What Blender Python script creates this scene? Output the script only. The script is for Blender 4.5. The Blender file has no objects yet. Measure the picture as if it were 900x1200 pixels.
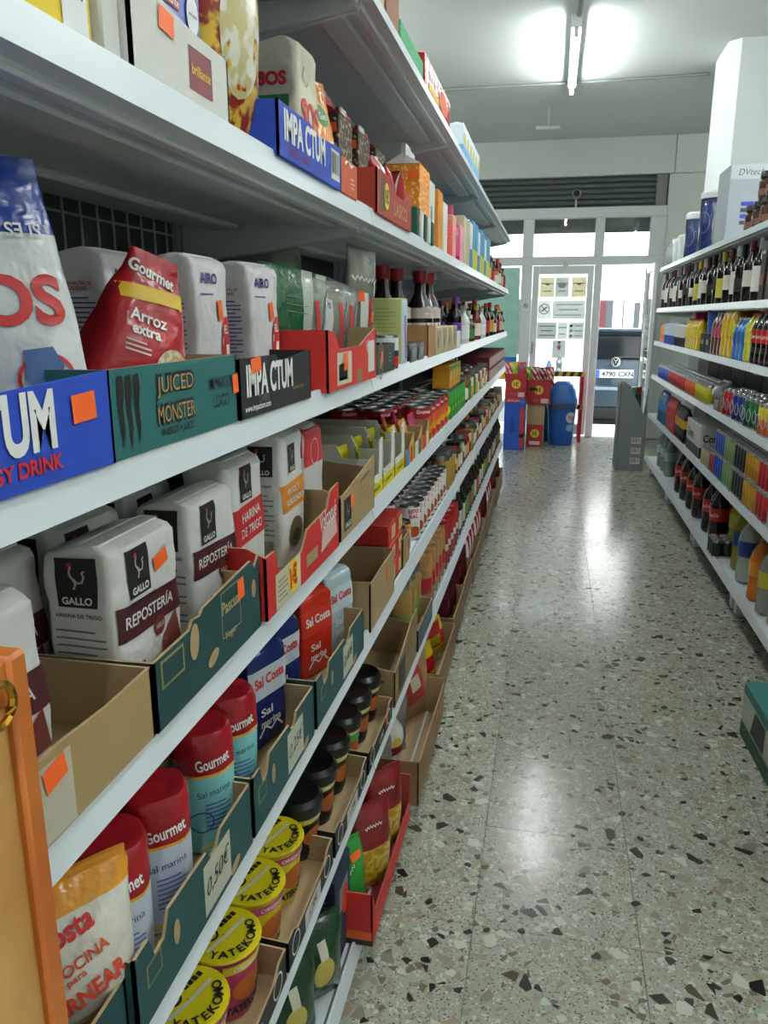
import bpy, bmesh, math, random
from mathutils import Vector, Matrix, noise
from mathutils.bvhtree import BVHTree

random.seed(7)
PI = math.pi
scene = bpy.context.scene
COL = scene.collection

# ------------------------------------------------------------------ camera
cam = bpy.data.cameras.new('camera')
cam.sensor_fit = 'VERTICAL'; cam.sensor_height = 24.0; cam.lens = 920.0 / 1200.0 * 24.0
cam.clip_start = 0.02; cam.clip_end = 200
camo = bpy.data.objects.new('camera', cam); COL.objects.link(camo)
camo.location = (0, 0, 1.47)
camo.rotation_euler = (math.radians(90 - 13.98), 0, math.radians(11.8))
scene.camera = camo

# ------------------------------------------------------------------ world, sun, exposure
world = bpy.data.worlds.new('world'); scene.world = world; world.use_nodes = True
wn = world.node_tree.nodes; wn.clear()
bgn = wn.new('ShaderNodeBackground'); won = wn.new('ShaderNodeOutputWorld')
bgn.inputs[0].default_value = (0.86, 0.93, 1.0, 1); bgn.inputs[1].default_value = 6.5
world.node_tree.links.new(bgn.outputs[0], won.inputs[0])
sun = bpy.data.lights.new('sun', 'SUN'); sun.energy = 9.0; sun.angle = 0.03; sun.color = (1, 0.97, 0.92)
suno = bpy.data.objects.new('sun', sun); COL.objects.link(suno)
suno.rotation_euler = (math.radians(48), math.radians(-14), 0)
TUBE = 140.0           # emission of the fluorescent tubes
vs = scene.view_settings
vs.view_transform = 'Standard'; vs.look = 'None'; vs.gamma = 1.0; vs.use_curve_mapping = False
vs.exposure = -0.03

# ------------------------------------------------------------------ materials
def lin(c):
    c = int(c, 16) if isinstance(c, str) else c
    o = []
    for s in (16, 8, 0):
        v = ((c >> s) & 255) / 255.0
        o.append(v / 12.92 if v <= 0.04045 else ((v + 0.055) / 1.055) ** 2.4)
    return (o[0], o[1], o[2], 1)

_mats = {}
def mat(c, rough=0.55, metal=0.0, var=0.06, scale=30.0, bump=0.0, emit=0.0, coat=0.0, dist=0.002):
    key = (c, rough, metal, var, scale, bump, emit, coat, dist)
    if key in _mats: return _mats[key]
    m = bpy.data.materials.new('paint_%s' % c); m.use_nodes = True
    nt = m.node_tree; b = nt.nodes['Principled BSDF']; col = lin(c)
    b.inputs['Roughness'].default_value = rough; b.inputs['Metallic'].default_value = metal
    if coat: b.inputs['Coat Weight'].default_value = coat
    if emit:
        b.inputs['Emission Color'].default_value = col; b.inputs['Emission Strength'].default_value = emit
    tc = nt.nodes.new('ShaderNodeTexCoord')
    nz = nt.nodes.new('ShaderNodeTexNoise'); nz.inputs['Scale'].default_value = scale; nz.inputs['Detail'].default_value = 3
    nt.links.new(tc.outputs['Object'], nz.inputs['Vector'])
    mx = nt.nodes.new('ShaderNodeMix'); mx.data_type = 'RGBA'
    mx.inputs[6].default_value = tuple(max(0, x * (1 - var)) for x in col[:3]) + (1,)
    mx.inputs[7].default_value = tuple(min(1, x * (1 + var)) for x in col[:3]) + (1,)
    nt.links.new(nz.outputs['Fac'], mx.inputs[0]); nt.links.new(mx.outputs[2], b.inputs['Base Color'])
    if bump:
        bp = nt.nodes.new('ShaderNodeBump'); bp.inputs['Strength'].default_value = bump; bp.inputs['Distance'].default_value = dist
        nt.links.new(nz.outputs['Fac'], bp.inputs['Height']); nt.links.new(bp.outputs[0], b.inputs['Normal'])
    _mats[key] = m
    return m

def paper(c): return mat(c, 0.75)
def bagp(c): return mat(c, .55, var=.07, scale=17, bump=.9, dist=.012)
def card(c): return mat(c, 0.62, var=0.08, scale=22, bump=0.08)
def plas(c): return mat(c, 0.28, var=0.05)
def gloss(c): return mat(c, 0.2, var=0.08, scale=26, bump=.8, dist=.008)
def ink(c): return mat(c, 0.5, var=0.02)
def metalm(c='C4C8CA', r=0.25): return mat(c, r, 1.0)
_clr = {}
def clear(c='E8F0EE', fac=0.25, rough=0.06, wrinkle=0.0):
    """thin clear film, glass or bottle wall: tinted see-through plus a glossy coat"""
    key = (c, fac, rough, wrinkle)
    if key in _clr: return _clr[key]
    m = bpy.data.materials.new('clear_%s' % c); m.use_nodes = True
    nt = m.node_tree; nt.nodes.clear()
    out = nt.nodes.new('ShaderNodeOutputMaterial'); tr = nt.nodes.new('ShaderNodeBsdfTransparent')
    tr.inputs[0].default_value = lin(c)
    gl = nt.nodes.new('ShaderNodeBsdfGlossy'); gl.inputs['Roughness'].default_value = rough
    gl.inputs[0].default_value = (0.9, 0.9, 0.9, 1)
    df = nt.nodes.new('ShaderNodeBsdfDiffuse'); df.inputs[0].default_value = lin(c)
    lw = nt.nodes.new('ShaderNodeLayerWeight'); lw.inputs[0].default_value = 0.35
    m1 = nt.nodes.new('ShaderNodeMixShader'); m2 = nt.nodes.new('ShaderNodeMixShader')
    m1.inputs[0].default_value = fac
    nt.links.new(tr.outputs[0], m1.inputs[1]); nt.links.new(df.outputs[0], m1.inputs[2])
    nt.links.new(lw.outputs['Fresnel'], m2.inputs[0]); nt.links.new(m1.outputs[0], m2.inputs[1]); nt.links.new(gl.outputs[0], m2.inputs[2])
    if wrinkle:
        tc = nt.nodes.new('ShaderNodeTexCoord'); nz = nt.nodes.new('ShaderNodeTexNoise'); nz.inputs['Scale'].default_value = 38
        bp = nt.nodes.new('ShaderNodeBump'); bp.inputs['Strength'].default_value = wrinkle; bp.inputs['Distance'].default_value = 0.004
        nt.links.new(tc.outputs['Object'], nz.inputs[0]); nt.links.new(nz.outputs['Fac'], bp.inputs['Height'])
        nt.links.new(bp.outputs[0], gl.inputs['Normal']); nt.links.new(bp.outputs[0], lw.inputs['Normal'])
    nt.links.new(m2.outputs[0], out.inputs[0])
    _clr[key] = m
    return m

def patt(c1, c2, kind='voronoi', scale=60, rough=0.35, lo=0.45, hi=0.55):
    """two coloured printed pattern (dots, blotches) as flat print"""
    key = ('p', c1, c2, kind, scale, rough, lo)
    if key in _mats: return _mats[key]
    m = bpy.data.materials.new('print_%s' % c1); m.use_nodes = True
    nt = m.node_tree; b = nt.nodes['Principled BSDF']; b.inputs['Roughness'].default_value = rough
    tc = nt.nodes.new('ShaderNodeTexCoord')
    if kind == 'voronoi':
        t = nt.nodes.new('ShaderNodeTexVoronoi'); o = t.outputs['Distance']
    else:
        t = nt.nodes.new('ShaderNodeTexNoise'); o = t.outputs['Fac']
    t.inputs['Scale'].default_value = scale; nt.links.new(tc.outputs['Object'], t.inputs['Vector'])
    r = nt.nodes.new('ShaderNodeValToRGB'); r.color_ramp.elements[0].position = lo; r.color_ramp.elements[1].position = hi
    r.color_ramp.elements[0].color = lin(c1); r.color_ramp.elements[1].color = lin(c2)
    nt.links.new(o, r.inputs[0]); nt.links.new(r.outputs[0], b.inputs['Base Color'])
    _mats[key] = m
    return m

def thin_paper(c, k=.8):
    m = bpy.data.materials.new('thin_paper'); m.use_nodes = True; nt = m.node_tree; nt.nodes.clear()
    out = nt.nodes.new('ShaderNodeOutputMaterial'); tl = nt.nodes.new('ShaderNodeBsdfTranslucent'); df = nt.nodes.new('ShaderNodeBsdfDiffuse'); mx = nt.nodes.new('ShaderNodeMixShader')
    nz = nt.nodes.new('ShaderNodeTexNoise'); nz.inputs['Scale'].default_value = 20; mc = nt.nodes.new('ShaderNodeMix'); mc.data_type = 'RGBA'; mc.inputs[6].default_value = lin(c); mc.inputs[7].default_value = tuple(min(1, x * 1.06) for x in lin(c)[:3]) + (1,)
    nt.links.new(nz.outputs['Fac'], mc.inputs[0]); tl.inputs[0].default_value = tuple(x * k for x in lin(c)[:3]) + (1,); nt.links.new(mc.outputs[2], df.inputs[0]); mx.inputs[0].default_value = .25
    nt.links.new(tl.outputs[0], mx.inputs[1]); nt.links.new(df.outputs[0], mx.inputs[2]); nt.links.new(mx.outputs[0], out.inputs[0]); return m

KRAFT = card('A58B66'); STEEL = mat('D3DBE0', 0.32, var=0.03, scale=6); WHITE = plas('E8EAEA'); BLACK = plas('151516')
ORANGE = mat('FF6A22', 0.5, var=0.03)

# ------------------------------------------------------------------ mesh building
class MB:
    def __init__(s): s.v = []; s.f = []; s.m = []; s.mats = []
    def mi(s, m):
        if m not in s.mats: s.mats.append(m)
        return s.mats.index(m)
    def add(s, vs, fs, m):
        o = len(s.v); s.v += [tuple(p) for p in vs]; i = s.mi(m)
        for f in fs: s.f.append(tuple(o + k for k in f)); s.m.append(i)
        return s
    def box(s, x0, x1, y0, y1, z0, z1, m, b=0.0):
        if b <= 0:
            s.add([(x, y, z) for x in (x0, x1) for y in (y0, y1) for z in (z0, z1)],
                  [(0, 1, 3, 2), (4, 6, 7, 5), (0, 4, 5, 1), (2, 3, 7, 6), (0, 2, 6, 4), (1, 5, 7, 3)], m)
            return s
        lo, hi = (x0, y0, z0), (x1, y1, z1); vs = []; idx = {}
        for c in [(i, j, k) for i in (0, 1) for j in (0, 1) for k in (0, 1)]:
            for ax in range(3):
                p = []
                for a in range(3):
                    e = hi[a] if c[a] else lo[a]
                    p.append(e if a == ax else e + (-b if c[a] else b))
                idx[c, ax] = len(vs); vs.append(p)
        fs = []
        def C(ax, v, a1, v1, a2, v2):
            c = [0, 0, 0]; c[ax] = v; c[a1] = v1; c[a2] = v2; return tuple(c)
        for ax in range(3):
            a1, a2 = (ax + 1) % 3, (ax + 2) % 3
            for v in (0, 1):
                q = [idx[C(ax, v, a1, p, a2, r), ax] for p, r in ((0, 0), (1, 0), (1, 1), (0, 1))]
                fs.append(q if v else q[::-1])
            for v1 in (0, 1):
                for v2 in (0, 1):
                    k0, k1 = C(ax, 0, a1, v1, a2, v2), C(ax, 1, a1, v1, a2, v2)
                    fs.append([idx[k0, a1], idx[k1, a1], idx[k1, a2], idx[k0, a2]])
        for c in [(i, j, k) for i in (0, 1) for j in (0, 1) for k in (0, 1)]:
            fs.append([idx[c, 0], idx[c, 1], idx[c, 2]])
        s.add(vs, fs, m); return s
    def lathe(s, prof, seg=18, m=None, cx=0, cy=0, axis='z', cz=0):
        """prof: (r, z[, material of the span that starts here])"""
        n = len(prof); cur = m; base = len(s.v)
        for p in prof:
            for k in range(seg):
                a = 2 * PI * k / seg
                x, y = p[0] * math.cos(a), p[0] * math.sin(a)
                s.v.append((cx + x, cy + y, cz + p[1]) if axis == 'z' else ((cx + p[1], cy + x, cz + y) if axis == 'x' else (cx + x, cy + p[1], cz - y)))
        for i in range(n - 1):
            if len(prof[i]) > 2: cur = prof[i][2]
            mi = s.mi(cur)
            for k in range(seg):
                a = base + i * seg + k; b2 = base + i * seg + (k + 1) % seg
                s.f.append((a, b2, b2 + seg, a + seg)); s.m.append(mi)
        return s
    def loft(s, rings, m, npt=28, seed=0.0, wr=0.0, fr=22.0, caps=True, matf=None):
        """rings: (z, half depth x, half width y, exponent, off x, off y)"""
        base = len(s.v)
        for r in rings:
            z, a, b2, e = r[:4]; ox = r[4] if len(r) > 4 else 0; oy = r[5] if len(r) > 5 else 0
            w = r[6] if len(r) > 6 else 1.0
            for k in range(npt):
                t = 2 * PI * (k + 0.5) / npt; c, sn = math.cos(t), math.sin(t)
                x = a * math.copysign(abs(c) ** (2 / e), c); y = b2 * math.copysign(abs(sn) ** (2 / e), sn)
                p = Vector((x + ox, y + oy, z))
                if wr:
                    d = noise.noise(Vector((x * fr + seed, y * fr, z * fr * 0.7))) + 0.5 * noise.noise(Vector((x * fr * 2.6, y * fr * 2.6 + seed, z * fr * 2)))
                    q = Vector((x, y, 0)); q = q.normalized() if q.length > 1e-6 else q
                    p += q * (d * wr * w)
                s.v.append(tuple(p))
        i0 = s.mi(m)
        for i in range(len(rings) - 1):
            for k in range(npt):
                a = base + i * npt + k; b3 = base + i * npt + (k + 1) % npt
                mi = i0
                if matf:
                    mm = matf(i, k); mi = s.mi(mm) if mm else i0
                s.f.append((a, b3, b3 + npt, a + npt)); s.m.append(mi)
        if caps:
            s.f.append(tuple(base + k for k in reversed(range(npt)))); s.m.append(i0)
            l = base + (len(rings) - 1) * npt
            mi = s.mi(matf(len(rings) - 2, 0)) if matf and matf(len(rings) - 2, 0) else i0
            s.f.append(tuple(l + k for k in range(npt))); s.m.append(mi)
        return s
    def tube(s, pts, r, m, seg=6):
        base = len(s.v); n = len(pts); pts = [Vector(p) for p in pts]
        for i, p in enumerate(pts):
            d = (pts[min(i + 1, n - 1)] - pts[max(i - 1, 0)]).normalized()
            u = d.cross(Vector((0, 0, 1))) if abs(d.z) < 0.9 else d.cross(Vector((1, 0, 0)))
            u.normalize(); w = d.cross(u)
            for k in range(seg):
                a = 2 * PI * k / seg; s.v.append(tuple(p + u * (r * math.cos(a)) + w * (r * math.sin(a))))
        mi = s.mi(m)
        for i in range(n - 1):
            for k in range(seg):
                a = base + i * seg + k; b = base + i * seg + (k + 1) % seg
                s.f.append((a, b, b + seg, a + seg)); s.m.append(mi)
        s.f.append(tuple(base + k for k in range(seg))); s.m.append(mi)
        s.f.append(tuple(base + (n - 1) * seg + k for k in range(seg))); s.m.append(mi)
        return s
    def prism(s, poly, axis, a0, a1, m, m_in=None):
        """2-D outline pushed along an axis; faces at a1 take m, the rest m_in"""
        n = len(poly)
        def P(p, a): return {'x': (a, p[0], p[1]), 'y': (p[0], a, p[1]), 'z': (p[0], p[1], a)}[axis]
        vs = [P(p, a0) for p in poly] + [P(p, a1) for p in poly]
        s.add(vs, [tuple(range(n, 2 * n))], m)
        o = len(s.v) - 2 * n; mi = s.mi(m_in or m)
        s.f.append(tuple(o + k for k in reversed(range(n)))); s.m.append(mi)
        for k in range(n):
            j = (k + 1) % n; s.f.append((o + k, o + j, o + n + j, o + n + k)); s.m.append(mi)
        return s
    def mesh(s, name, sharp=38, fix=True):
        me = bpy.data.meshes.new(name); me.from_pydata(s.v, [], s.f)
        for m in s.mats: me.materials.append(m)
        me.polygons.foreach_set('material_index', s.m)
        if fix:
            bm = bmesh.new(); bm.from_mesh(me); bmesh.ops.recalc_face_normals(bm, faces=bm.faces[:]); bm.to_mesh(me); bm.free()
        me.polygons.foreach_set('use_smooth', [True] * len(me.polygons))
        me.set_sharp_from_angle(angle=math.radians(sharp))
        me.update(); return me

def link(name, data, parent=None, loc=None, rot=None):
    o = bpy.data.objects.new(name, data); COL.objects.link(o)
    if parent: o.parent = parent
    if loc: o.location = loc
    if rot: o.rotation_euler = rot
    return o
def tag(o, label=None, cat=None, group=None, kind=None):
    if label: o['label'] = label
    if cat: o['category'] = cat
    if group: o['group'] = group
    if kind: o['kind'] = kind
    return o
def struct(name, mb, parent=None, loc=None, label=None, **k):
    o = link(name, mb.mesh(name, **k), parent, loc)
    if not parent: o['kind'] = 'structure'
    if label: o['label'] = label
    return o
def thing(name, mb, label, cat, group=None, loc=None, rot=None):
    o = link(name, mb.mesh(name) if mb else None, None, loc, rot)
    if not mb: o.empty_display_size = 0.05
    return tag(o, label, cat, group)
def part(name, mb, parent, label=None, loc=None, rot=None):
    o = link(name, mb.mesh(name) if isinstance(mb, MB) else mb, parent, loc, rot)
    if label: o['label'] = label
    return o

# ------------------------------------------------------------------ flat print
_txt = {}
def text2d(sx, bold=0.0):
    key = (sx, bold)
    if key in _txt: return _txt[key]
    cu = bpy.data.curves.new('lettering', 'FONT'); cu.body = sx; cu.resolution_u = 4; cu.offset = bold; cu.fill_mode = 'FRONT'
    ob = bpy.data.objects.new('lettering', cu); me = ob.to_mesh()
    vs = [(v.co.x, v.co.y) for v in me.vertices]; fs = [tuple(p.vertices) for p in me.polygons]
    ob.to_mesh_clear(); bpy.data.objects.remove(ob); bpy.data.curves.remove(cu)
    if not vs: vs = [(0, 0), (0.1, 0), (0, 0.1)]; fs = [(0, 1, 2)]
    x0 = min(v[0] for v in vs); x1 = max(v[0] for v in vs); y0 = min(v[1] for v in vs); y1 = max(v[1] for v in vs)
    vs = [(v[0] - (x0 + x1) / 2, v[1] - (y0 + y1) / 2) for v in vs]
    _txt[key] = (vs, fs, x1 - x0, y1 - y0)
    return _txt[key]
def P_text(s, w=None, h=None, bold=0.02, shear=0.0):
    vs, fs, tw, th = text2d(s, bold)
    kx = w / tw if w else h / th; ky = h / th if h else w / tw
    return [(x * kx + y * ky * shear, y * ky) for x, y in vs], fs
def P_rect(w, h, nx=3, ny=3):
    nx = max(nx, min(16, int(w / .006))); ny = max(ny, min(16, int(h / .006)))
    vs = [(-w / 2 + w * i / nx, -h / 2 + h * j / ny) for j in range(ny + 1) for i in range(nx + 1)]
    return vs, [(j * (nx + 1) + i, j * (nx + 1) + i + 1, (j + 1) * (nx + 1) + i + 1, (j + 1) * (nx + 1) + i) for j in range(ny) for i in range(nx)]
def P_ell(w, h, seg=20):
    vs = [(0, 0)] + [(w / 4 * math.cos(2 * PI * k / seg), h / 4 * math.sin(2 * PI * k / seg)) for k in range(seg)] + \
         [(w / 2 * math.cos(2 * PI * k / seg), h / 2 * math.sin(2 * PI * k / seg)) for k in range(seg)]
    fs = [(0, 1 + k, 1 + (k + 1) % seg) for k in range(seg)]
    fs += [(1 + k, 1 + seg + k, 1 + seg + (k + 1) % seg, 1 + (k + 1) % seg) for k in range(seg)]
    return vs, fs
def P_ring(w, t, seg=24, h=None):
    h = h or w
    vs = [(w / 2 * math.cos(2 * PI * k / seg), h / 2 * math.sin(2 * PI * k / seg)) for k in range(seg)] + \
         [((w / 2 - t) * math.cos(2 * PI * k / seg), (h / 2 - t) * math.sin(2 * PI * k / seg)) for k in range(seg)]
    return vs, [(k, (k + 1) % seg, seg + (k + 1) % seg, seg + k) for k in range(seg)]
def P_line(pts, t):
    vs = []; n = len(pts)
    for i, p in enumerate(pts):
        a, b = pts[max(0, i - 1)], pts[min(n - 1, i + 1)]
        d = Vector((b[0] - a[0], b[1] - a[1])).normalized() * t / 2
        vs += [(p[0] - d.y, p[1] + d.x), (p[0] + d.y, p[1] - d.x)]
    return vs, [(2 * i, 2 * i + 1, 2 * i + 3, 2 * i + 2) for i in range(n - 1)]
def P_scr(w, h=None, **k):
    h = h or w * .2
    return P_line([(-w / 2 + w * i / 12, h * .35 * (-1) ** i * (.6 + .4 * ((i * 5) % 3) / 2)) for i in range(13)], h * .3)
def P_poly(pts): return list(pts), [tuple(range(len(pts)))]
def P_rooster(h):
    """cockerel emblem as strokes: neck and tail curves"""
    a = [(-.16, .34), (-.22, .2), (-.2, .05), (-.08, -.1), (-.02, -.25), (-.1, -.42)]
    b = [(-.1, -.05), (.05, -.2), (.2, -.18), (.26, 0), (.2, .14), (.3, .2)]
    v1, f1 = P_line([(x * h, y * h) for x, y in a], h * .07); v2, f2 = P_line([(x * h, y * h) for x, y in b], h * .07)
    return v1 + v2, f1 + [tuple(k + len(v1) for k in f) for f in f2]

class Item:
    """template of a product: body mesh, parts, flat print laid onto the body"""
    def __init__(s, name, cat, mb):
        s.name, s.cat, s.mb = name, cat, mb; s.parts = []; s.pr = {}; s.flat = None; s.me = None
    def sub(s, name, mb, label=None): s.parts.append((name, mb, label)); return s
    def p(s, face, prim, m, u, v, ang=0.0, layer=1, name='printed_label'):
        if name == 'printed_label': name = {'f': 'printed_label', 's': 'side_print', 't': 'lid_print', 'b': 'back_print'}[face]
        s.pr.setdefault(name, []).append((face, prim, m, u, v, ang, layer)); return s
    def done(s):
        if s.me: return s
        s.me = s.mb.mesh(s.name)
        s.kids = [(n, b.mesh(n), l) for n, b, l in s.parts]
        if s.pr:
            bv = BVHTree.FromPolygons(s.mb.v, s.mb.f)
            for n, lst in s.pr.items():
                o = MB()
                for face, (vs, fs), m, u0, v0, ang, layer in lst:
                    ca, sa = math.cos(ang), math.sin(ang); out = []
                    for x, y in vs:
                        u = u0 + x * ca - y * sa; v = v0 + x * sa + y * ca
                        if face == 'f': org, d = Vector((1, u, v)), Vector((-1, 0, 0))
                        elif face == 's': org, d = Vector((u, -1, v)), Vector((0, 1, 0))
                        elif face == 'b': org, d = Vector((-1, -u, v)), Vector((1, 0, 0))
                        else: org, d = Vector((-v, u, 2)), Vector((0, 0, -1))
                        if s.flat and face in 'fs': h = Vector((s.flat[0], u, v)) if face == 'f' else Vector((u, -s.flat[1], v))
                        else: h = bv.ray_cast(org, d)[0]
                        if h is None:
                            h = bv.find_nearest(org + d * 0.95)[0]
                        out.append(h - d * (0.0004 * layer if s.flat else 0.0006 + 0.0005 * layer))
                    o.add(out, fs, m)
                s.kids.append((n, o.mesh(n, fix=False), None))
        return s

def place(it, loc, rz=0.0, label=None, group=None, rx=0.0, ry=0.0, sc=None):
    it.done()
    o = bpy.data.objects.new(it.name, it.me); COL.objects.link(o)
    o.location = loc; o.rotation_euler = (rx, ry, rz)
    if sc: o.scale = (sc, sc, sc) if not isinstance(sc, tuple) else sc
    tag(o, label, it.cat, group)
    for n, me, l in it.kids:
        c = bpy.data.objects.new(n, me); COL.objects.link(c); c.parent = o
        if l: c['label'] = l
    return o
def sticker(it, face, u, v, w=0.03, h=0.018, ang=0.1):
    it.p(face, P_rect(w, h, 2, 2), ORANGE, u, v, ang, 4, 'price_sticker'); return it

# ================================================================== THE ROOM
CEIL = 3.47; FY = 10.14
def terrazzo():
    m = bpy.data.materials.new('terrazzo'); m.use_nodes = True
    nt = m.node_tree; N = nt.nodes; L = nt.links; b = N['Principled BSDF']
    geo = N.new('ShaderNodeNewGeometry')
    def ramp(src, c):
        r = N.new('ShaderNodeValToRGB'); r.color_ramp.interpolation = 'CONSTANT'
        while len(r.color_ramp.elements) < len(c): r.color_ramp.elements.new(0.5)
        for e, (p, k) in zip(r.color_ramp.elements, c): e.position = p; e.color = lin(k)
        L.new(src, r.inputs[0]); return r.outputs[0]
    nz = N.new('ShaderNodeTexNoise'); nz.inputs['Scale'].default_value = 4; nz.inputs['Detail'].default_value = 6; L.new(geo.outputs['Position'], nz.inputs[0])
    mx = N.new('ShaderNodeMix'); mx.data_type = 'RGBA'; mx.inputs[6].default_value = lin('94968A'); mx.inputs[7].default_value = lin('ABAFA0')
    L.new(nz.outputs['Fac'], mx.inputs[0]); cur = mx.outputs[2]
    wob = N.new('ShaderNodeTexNoise'); wob.inputs['Scale'].default_value = 60; L.new(geo.outputs['Position'], wob.inputs[0])
    wv = N.new('ShaderNodeVectorMath'); wv.operation = 'MULTIPLY_ADD'; wv.inputs[1].default_value = (0.003, 0.003, 0)
    L.new(wob.outputs['Color'], wv.inputs[0]); L.new(geo.outputs['Position'], wv.inputs[2])
    layers = [(230, .70, .10, ['C9CDBF', '7E7A68', '3E3C34', 'A79C82']), (95, .72, .12, ['C0C4B6', '9C947F', '8A8472', 'A59C86']),
              (52, .82, .11, ['8E8674', 'BDC2B4', '989080', '6A6352']), (30, .90, .10, ['8F8B7C', 'BFC3B5', '817C6E', '968D78']),
              (46, .955, .14, ['26241F', '302B26', '1E1C1A', '3A332B']), (27, .965, .13, ['22201C', '2E2A25', '4A3D30', '1A1A18'])]
    for i, (sc, th, ed, cols) in enumerate(layers):
        off = N.new('ShaderNodeVectorMath'); off.operation = 'ADD'; off.inputs[1].default_value = (i * 3.7, i * 1.3, 0)
        L.new(wv.outputs[0], off.inputs[0])
        ve = N.new('ShaderNodeTexVoronoi'); ve.voronoi_dimensions = '2D'; ve.feature = 'DISTANCE_TO_EDGE'; ve.inputs['Scale'].default_value = sc
        vc = N.new('ShaderNodeTexVoronoi'); vc.voronoi_dimensions = '2D'; vc.inputs['Scale'].default_value = sc
        L.new(off.outputs[0], ve.inputs['Vector']); L.new(off.outputs[0], vc.inputs['Vector'])
        sp = N.new('ShaderNodeSeparateColor'); L.new(vc.outputs['Color'], sp.inputs[0])
        g1 = N.new('ShaderNodeMath'); g1.operation = 'GREATER_THAN'; g1.inputs[1].default_value = ed; L.new(ve.outputs['Distance'], g1.inputs[0])
        g2 = N.new('ShaderNodeMath'); g2.operation = 'GREATER_THAN'; g2.inputs[1].default_value = th; L.new(sp.outputs[0], g2.inputs[0])
        mu = N.new('ShaderNodeMath'); mu.operation = 'MULTIPLY'; L.new(g1.outputs[0], mu.inputs[0]); L.new(g2.outputs[0], mu.inputs[1])
        cc = ramp(sp.outputs[1], [(k * .25, c) for k, c in enumerate(cols)])
        mm = N.new('ShaderNodeMix'); mm.data_type = 'RGBA'; L.new(mu.outputs[0], mm.inputs[0]); L.new(cur, mm.inputs[6]); L.new(cc, mm.inputs[7])
        cur = mm.outputs[2]
    L.new(cur, b.inputs['Base Color'])
    rr = N.new('ShaderNodeMapRange'); rr.inputs[3].default_value = 0.11; rr.inputs[4].default_value = 0.27
    n2 = N.new('ShaderNodeTexNoise'); n2.inputs['Scale'].default_value = 2.2; n2.inputs['Detail'].default_value = 5; L.new(geo.outputs['Position'], n2.inputs[0])
    L.new(n2.outputs['Fac'], rr.inputs[0]); L.new(rr.outputs[0], b.inputs['Roughness'])
    b.inputs['Specular IOR Level'].default_value = 0.55
    return m
TERR = terrazzo()
X0, X1, Y0 = -3.0, 2.3, -2.6
floor = struct('floor', MB().box(X0, X1, Y0, FY + .1, -0.06, -0.0045, mat('6E6C60', .8)))
tile = MB().box(-.1993, .1993, -.1993, .1993, -0.004, 0, TERR, 0.0006).mesh('floor_tile')
for i in range(-3, 7):
    for j in range(-3, 26):
        x = -.12 + .4 * i - .2; y = 2.06 + .4 * (j - 5) + .2
        if y + .2 > FY + .1 or x < -1.1: continue
        link('floor_tile', tile, floor, (x, y, 0))
PLASTER = mat('EDF0EA', .85, var=.03, scale=3, bump=.05)
struct('ceiling', MB().box(X0, X1, Y0, FY + .2, CEIL, CEIL + .1, mat('DCE1DB', .9, var=.03, scale=1.2, bump=.03)))
struct('wall_left', MB().box(X0 - .1, X0, Y0, FY + .2, 0, CEIL, PLASTER))
struct('wall_right', MB().box(X1, X1 + .1, Y0, FY + .2, 0, CEIL, PLASTER))
struct('wall_back', MB().box(X0, X1, Y0 - .1, Y0, 0, CEIL, PLASTER))
wf = struct('wall_front', MB().box(X0, -1.06, FY, FY + .2, 0, CEIL, PLASTER).box(1.235, X1, FY, FY + .2, 0, 3.06, PLASTER).box(-1.06, X1, FY + .2, FY + .25, 2.9, CEIL, PLASTER).box(-1.06, X1, FY + .02, FY + .2, 3.08, CEIL, PLASTER))
FASC = mat('F1F4EE', .6, var=.03, scale=2)
for a, b2 in ((-1.1, 1.275), (1.283, X1)):
    part('fascia_panel', MB().box(a, b2, FY - .02, FY + .02, 3.065, CEIL, FASC, .003), wf, 'white fascia panel above the shutter')
pl = struct('pillar', MB().prism([(1.19, 6.95), (1.27, 6.88), (1.85, 6.88), (1.85, 7.45), (1.19, 7.45)], 'z', 0, CEIL, mat('E6EAEA', .7, var=.02, scale=3)),
            label='white pillar with a chamfered corner behind the drinks shelves')

# ------------------------------------------------------------------ shop front
ALU = mat('EFF2F1', .35, var=.02, scale=5); GLASS = clear('F4FAF8', 0.02, 0.02); FROST = None
def frosted():
    m = bpy.data.materials.new('frosted_glass'); m.use_nodes = True; nt = m.node_tree; nt.nodes.clear()
    out = nt.nodes.new('ShaderNodeOutputMaterial'); tl = nt.nodes.new('ShaderNodeBsdfTranslucent'); tl.inputs[0].default_value = (.93, .95, .95, 1)
    gl = nt.nodes.new('ShaderNodeBsdfGlossy'); gl.inputs['Roughness'].default_value = .2; mx = nt.nodes.new('ShaderNodeMixShader'); mx.inputs[0].default_value = .06
    tc = nt.nodes.new('ShaderNodeTexCoord'); v = nt.nodes.new('ShaderNodeTexNoise'); v.inputs['Scale'].default_value = 28; nt.links.new(tc.outputs['Object'], v.inputs[0])
    r = nt.nodes.new('ShaderNodeValToRGB'); r.color_ramp.elements[0].position = .3; r.color_ramp.elements[0].color = (.72, .72, .66, 1); r.color_ramp.elements[1].position = .36; r.color_ramp.elements[1].color = (.94, .95, .95, 1)
    nt.links.new(v.outputs['Fac'], r.inputs[0]); nt.links.new(r.outputs[0], tl.inputs[0])
    nt.links.new(tl.outputs[0], mx.inputs[1]); nt.links.new(gl.outputs[0], mx.inputs[2]); nt.links.new(mx.outputs[0], out.inputs[0])
    return m
FROST = frosted()
win = struct('window_1', MB().box(-1.06, 1.235, FY - .03, FY + .06, 2.60, 2.72, ALU, .006), label='white aluminium shop front frame')
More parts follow.
